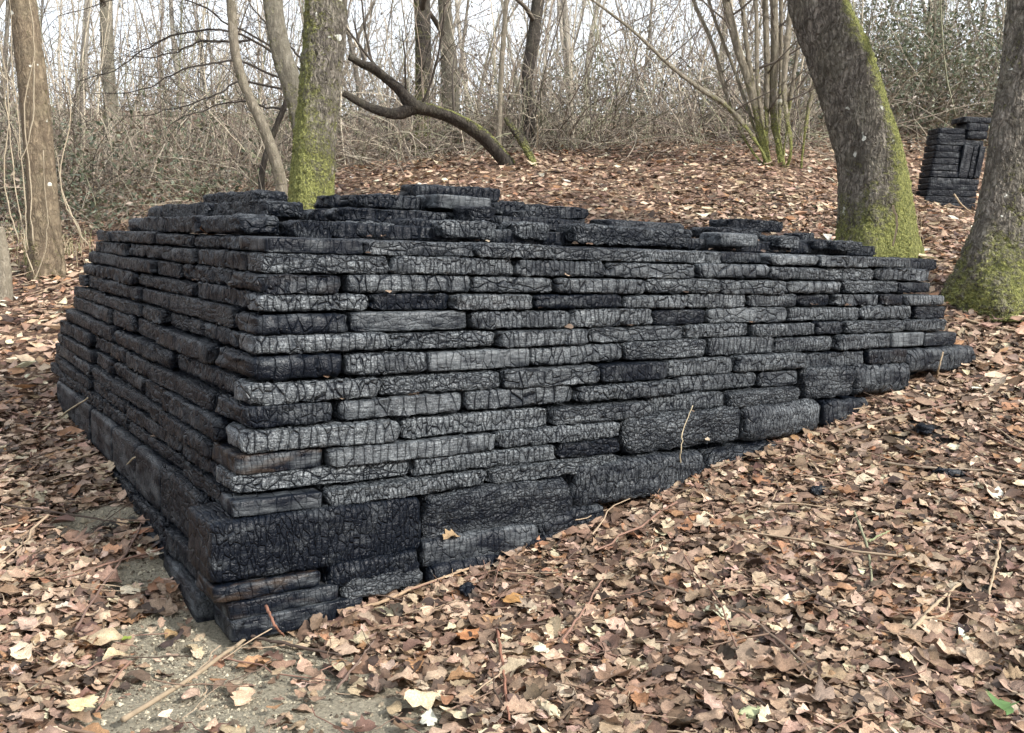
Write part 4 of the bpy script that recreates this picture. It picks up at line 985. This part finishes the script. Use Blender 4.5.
def twig_litter():
    a = Acc(); r = np.random.default_rng(77)
    for k in range(2300):
        near = k < 1700
        x, y = (r.uniform(-2.5, 6.5), r.uniform(-3.2, 3)) if near else (r.uniform(-3, 13), r.uniform(-1, 12))
        if inside_stack(np.array([x]), np.array([y]))[0]: continue
        ln = r.uniform(.06, .35) if near else r.uniform(.2, .9); az = r.uniform(0, 6.28); n = 6
        t = np.linspace(-.5, .5, n); P = np.c_[x + ln * t * math.cos(az), y + ln * t * math.sin(az), 0 * t]
        P[:, :2] += np.cumsum(r.normal(0, .012 * ln / .3, (n, 2)), 0)
        P[:, 2] = gz(P[:, 0], P[:, 1]) + .03 + r.uniform(0, .03) + t * r.normal(0, .08) * ln
        c = [(.16, .11, .08), (.09, .065, .05), (.30, .23, .16), (.20, .12, .09)][r.integers(4)]
        rad = r.uniform(.0016, .0042) if near else r.uniform(.003, .008)
        tube(a, P, np.linspace(rad, rad * .6, n), 4, c, False)
    o = a.build("twig_litter", M_TWIG); tag(o, "small broken twigs strewn among the leaves", "twigs", kind="stuff")
twig_litter()

def dry_grass():
    a = Acc(); r = np.random.default_rng(78)
    for px, py, n, sp in ((40, 265, 70, .45), (62, 258, 40, .3), (20, 250, 30, .4), (880, 250, 14, .25), (905, 245, 12, .2)):
        c, d = on_ground(px, py, 6)
        for k in range(n):
            x, y = c[0] + r.normal(0, sp * .5), c[1] + r.normal(0, sp * .5); h = r.uniform(.15, .55); az = r.uniform(0, 6.28); t = np.linspace(0, 1, 6)
            l = r.uniform(.1, .5) * h
            P = np.c_[x + l * t ** 2 * math.cos(az), y + l * t ** 2 * math.sin(az), g1(x, y) + h * t * (1 - .35 * t ** 2)]
            tube(a, P, np.linspace(.005, .0015, 6), 3, (.33, .28, .19) if r.random() < .7 else (.2, .2, .1), False)
    o = a.build("dry_grass", M_TWIG); tag(o, "straw-coloured dry grass at the feet of the trunks", "grass", kind="stuff")
dry_grass()

# ------------------------------------------------------------------ single sticks, chips, char pieces and leaves one can point at
def stick(label, pts, rpx, c, name="fallen_stick", lift=.044, ends=None, cat="stick", group="sticks lying on the leaves"):
    W = []
    for i, q in enumerate(pts):
        if len(q) == 3: W.append(at(q[0], q[1], q[2]))
        else:
            p, d = on_ground(q[0], q[1]); W.append(p + np.array([0, 0, lift]))
    W = np.array(W); d = (W - CAM) @ fw
    n = 18; P = spline(W, n); P += np.c_[rng.normal(0, .002, (n, 2)), rng.normal(0, .0015, n)]
    rad = rpx * .9 * d.mean() / F_PX
    a = Acc(); tube(a, P, np.linspace(rad, rad * .6, n) * (1 + rng.normal(0, .06, n)), 8, c)
    o = a.build(name, M_TWIG, origin=P.mean(0)); tag(o, label, cat, group); return o
TAN, REDB, DKB, STR = (.32, .25, .17), (.22, .11, .075), (.07, .052, .042), (.42, .36, .25)
stick("long pale stick lying along the foot of the stack's near corner", [(307, 621), (367, 616), (411, 599), (471, 577)], 2.2, (.28, .2, .13))
stick("very long thin brown stick running diagonally to the bottom edge", [(640, 589), (733, 620), (771, 647), (814, 685), (856, 735)], 2.0, (.16, .12, .09))
stick("short dark stick just above the long diagonal one", [(798, 593), (820, 608), (845, 624)], 2.4, DKB)
stick("thick bent stick pointing from the bottom edge up to the stack's near corner", [(123, 733), (186, 693), (246, 649), (274, 632)], 3.0, (.24, .19, .13))
stick("dark stick butting against the near corner's base board", [(246, 646), (299, 658), (340, 666)], 2.2, DKB)
stick("short reddish stick leaning against the base board at the near corner", [(266, 606, 3.62), (275, 626, 3.5), (284, 646)], 1.8, REDB)
stick("reddish-brown stick pointing straight at the viewer, low in the middle", [(497, 640), (504, 688), (508, 733)], 2.0, REDB)
stick("thin grey stick by the pale bare soil", [(337, 700), (356, 675), (374, 651)], 1.5, (.14, .1, .08))
stick("forked-looking tan stick near the right edge", [(910, 643), (933, 616), (960, 593)], 2.4, TAN)
stick("curved tan twig hooked under the tan stick on the right", [(922, 630), (944, 624), (949, 604)], 1.8, TAN)
stick("pale upright-lying twig farthest to the right", [(999, 550), (993, 580), (987, 608)], 1.8, TAN)
stick("crooked greenish-grey twig in the middle of the right-hand leaves", [(854, 520), (861, 540), (868, 562), (871, 592)], 1.8, (.2, .2, .13))
stick("small mossy side twig beside the crooked twig", [(868, 551), (878, 545), (889, 540)], 1.3, (.2, .22, .12))
stick("straw stalk leaning against the left face of the stack", [(43, 437), (64, 420), (88, 398, 5.9)], 1.3, STR, "straw_stalk", cat="stalk", group="straw stalks by the stack")
stick("short straw stalk leaning on the left face nearer the corner", [(112, 494), (122, 478), (135, 457, 4.75)], 1.3, STR, "straw_stalk", cat="stalk", group="straw stalks by the stack")
stick("thin dry stalk standing in front of the rounded timber blocks", [(679, 482), (681, 450, 4.95), (684, 428, 4.95), (693, 405, 4.97)], .9, STR, "straw_stalk", cat="stalk", group="straw stalks by the stack")
stick("tan twig propped on the end block at the far end of the stack", [(936, 383), (939, 368, 6.25), (943, 352, 6.25)], 1.3, TAN)
stick("long brown stick on the leaves left of the near corner", [(76, 640), (98, 602), (128, 560), (142, 532)], 1.5, (.15, .1, .08))
stick("dark thin stick lying across the leaves at the far left", [(0, 512), (45, 519), (95, 527), (128, 533)], 1.4, DKB)
stick("pale stick slanting from the foot of the right-hand oak", [(955, 322), (985, 331), (1022, 338)], 1.6, TAN)
stick("pale bent twig in front of the timber tower", [(954, 194, 11.0), (962, 205, 11.0), (972, 217)], 1.1, TAN)
stick("tan twigs propped at the foot of the leaning oak", [(893, 205, 8.2), (897, 225, 8.2), (893, 246, 8.2)], 1.4, TAN)
stick("long grey stick on the leaf bank beyond the right block", [(836, 441), (880, 428), (940, 414), (1000, 402)], 1.8, (.17, .13, .1))
stick("stick with pale bark on the leaves below the ashy patch", [(880, 470), (930, 476), (985, 478), (1020, 484)], 1.6, (.2, .16, .12))
stick("thin brown stick slanting among leaves under the grey plank", [(560, 655), (590, 610), (606, 580)], 1.5, (.2, .12, .09))
stick("dark twig lying in the middle of the foreground leaves", [(700, 690), (735, 700), (770, 720)], 1.6, DKB)

def chunk(name, label, px, py, ln, wd, ht, mat, yaw, cat, ash=.03, tint=None, group=None):
    p, d = on_ground(px, py)
    a = timber_mesh(ln, wd, ht, int(px * 7 + py), .008, 3.2, 1.6)
    if tint is not None: a.c = [np.broadcast_to(np.array(tint), (a.n, 3))]
    o = a.build(name, mat); o.location = (p[0], p[1], p[2] + ht * .42 + .018); o.rotation_euler = (.15, .1, yaw)
    if mat is M_CHAR: o["ash"] = ash; o["crack"] = 1.0; o["brown"] = 0.0
    tag(o, label, cat, group); return o
chunk("charcoal_piece", "small black charred chunk lying alone in the right-hand leaves", 820, 498, .13, .05, .045, M_CHAR, .2, "charcoal", group="loose charcoal on the leaves")
chunk("charcoal_piece", "flat charred piece beside the ashy patch at the right", 950, 480, .17, .06, .04, M_CHAR, -.35, "charcoal", group="loose charcoal on the leaves")
chunk("charcoal_piece", "little coal-black lump at the foot of the grey plank", 467, 597, .10, .05, .045, M_CHAR, .6, "charcoal", group="loose charcoal on the leaves")
chunk("charcoal_piece", "charred fragment on the ash beyond the end blocks", 925, 436, .20, .09, .05, M_CHAR, .5, "charcoal", group="loose charcoal on the leaves")
chunk("wood_chip", "pale splintered wood chip at the bottom edge", 546, 716, .155, .045, .022, M_TWIG, 1.35, "wood chip", tint=(.46, .39, .27))
chunk("bark_piece", "greenish lichen-covered bark piece at the bottom edge", 752, 722, .10, .04, .025, M_TWIG, -.1, "bark", tint=(.30, .32, .19))

def single_leaf(label, px, py, size, c, yaw, lobed=True, z=.05, pos=None, mat=M_LEAF, name="fallen_leaf", cat="leaf", tilt=(.1, .1), rows=11, group="single leaves that stand out"):
    V, Q = leaf_shape(rows, lobed, np.random.default_rng(int(px * 3 + py)))
    a = Acc(); a.add(V * size, Q, None, c); o = a.build(name, mat)
    p = on_ground(px, py)[0] if pos is None else pos
    o.location = (p[0], p[1], p[2] + z); o.rotation_euler = (tilt[0], tilt[1], yaw); tag(o, label, cat, group)
PALE = lin(222, 210, 186)
single_leaf("large pale ribbed leaf in the middle of the right-hand litter", 815, 638, .13, lin(196, 182, 156), .1, False)
single_leaf("cream leaf on the bare soil at the lower left", 115, 668, .10, lin(205, 186, 150), .4, False)
single_leaf("yellowish lobed leaf at the bottom left", 82, 718, .13, lin(224, 206, 160), .9)
single_leaf("whitish leaf touching the left face's base boards", 155, 566, .11, lin(226, 214, 192), 1.2)
single_leaf("white scrap of leaf in the left-hand litter", 66, 618, .08, lin(205, 196, 180), .2, False)
single_leaf("orange-brown curled leaf in the middle foreground", 468, 648, .14, lin(186, 132, 92), .5)
single_leaf("golden-brown leaf with clear veins below the grey plank", 512, 611, .13, lin(172, 132, 84), .3, False)
single_leaf("bright cream oak leaf low in the middle", 425, 708, .16, lin(222, 202, 168), 0.0)
single_leaf("warm brown oak leaf left of the crooked twig", 838, 598, .15, lin(178, 138, 106), 2.6)
single_leaf("orange leaf caught on top of the stack", 207, 230, .10, lin(140, 100, 66), .4, True, pos=tuple(at(207, 232, 4.72)), tilt=(.9, .2), z=0.0)
single_leaf("tan leaf resting on the grey plank at the stack's foot", 452, 538, .10, lin(170, 145, 112), .2, True, pos=tuple(wall_x(452, 538, -.02)), z=0.01)
single_leaf("green ivy leaf in the bottom right corner", 1000, 722, .13, (.09, .17, .05), .7, True, mat=M_GREEN, z=.06)
single_leaf("tiny green sprout leaf on the soil left of the near corner", 127, 652, .05, (.20, .26, .05), .7, False, mat=M_GREEN, z=.05)
print("timbers", N_T[0])
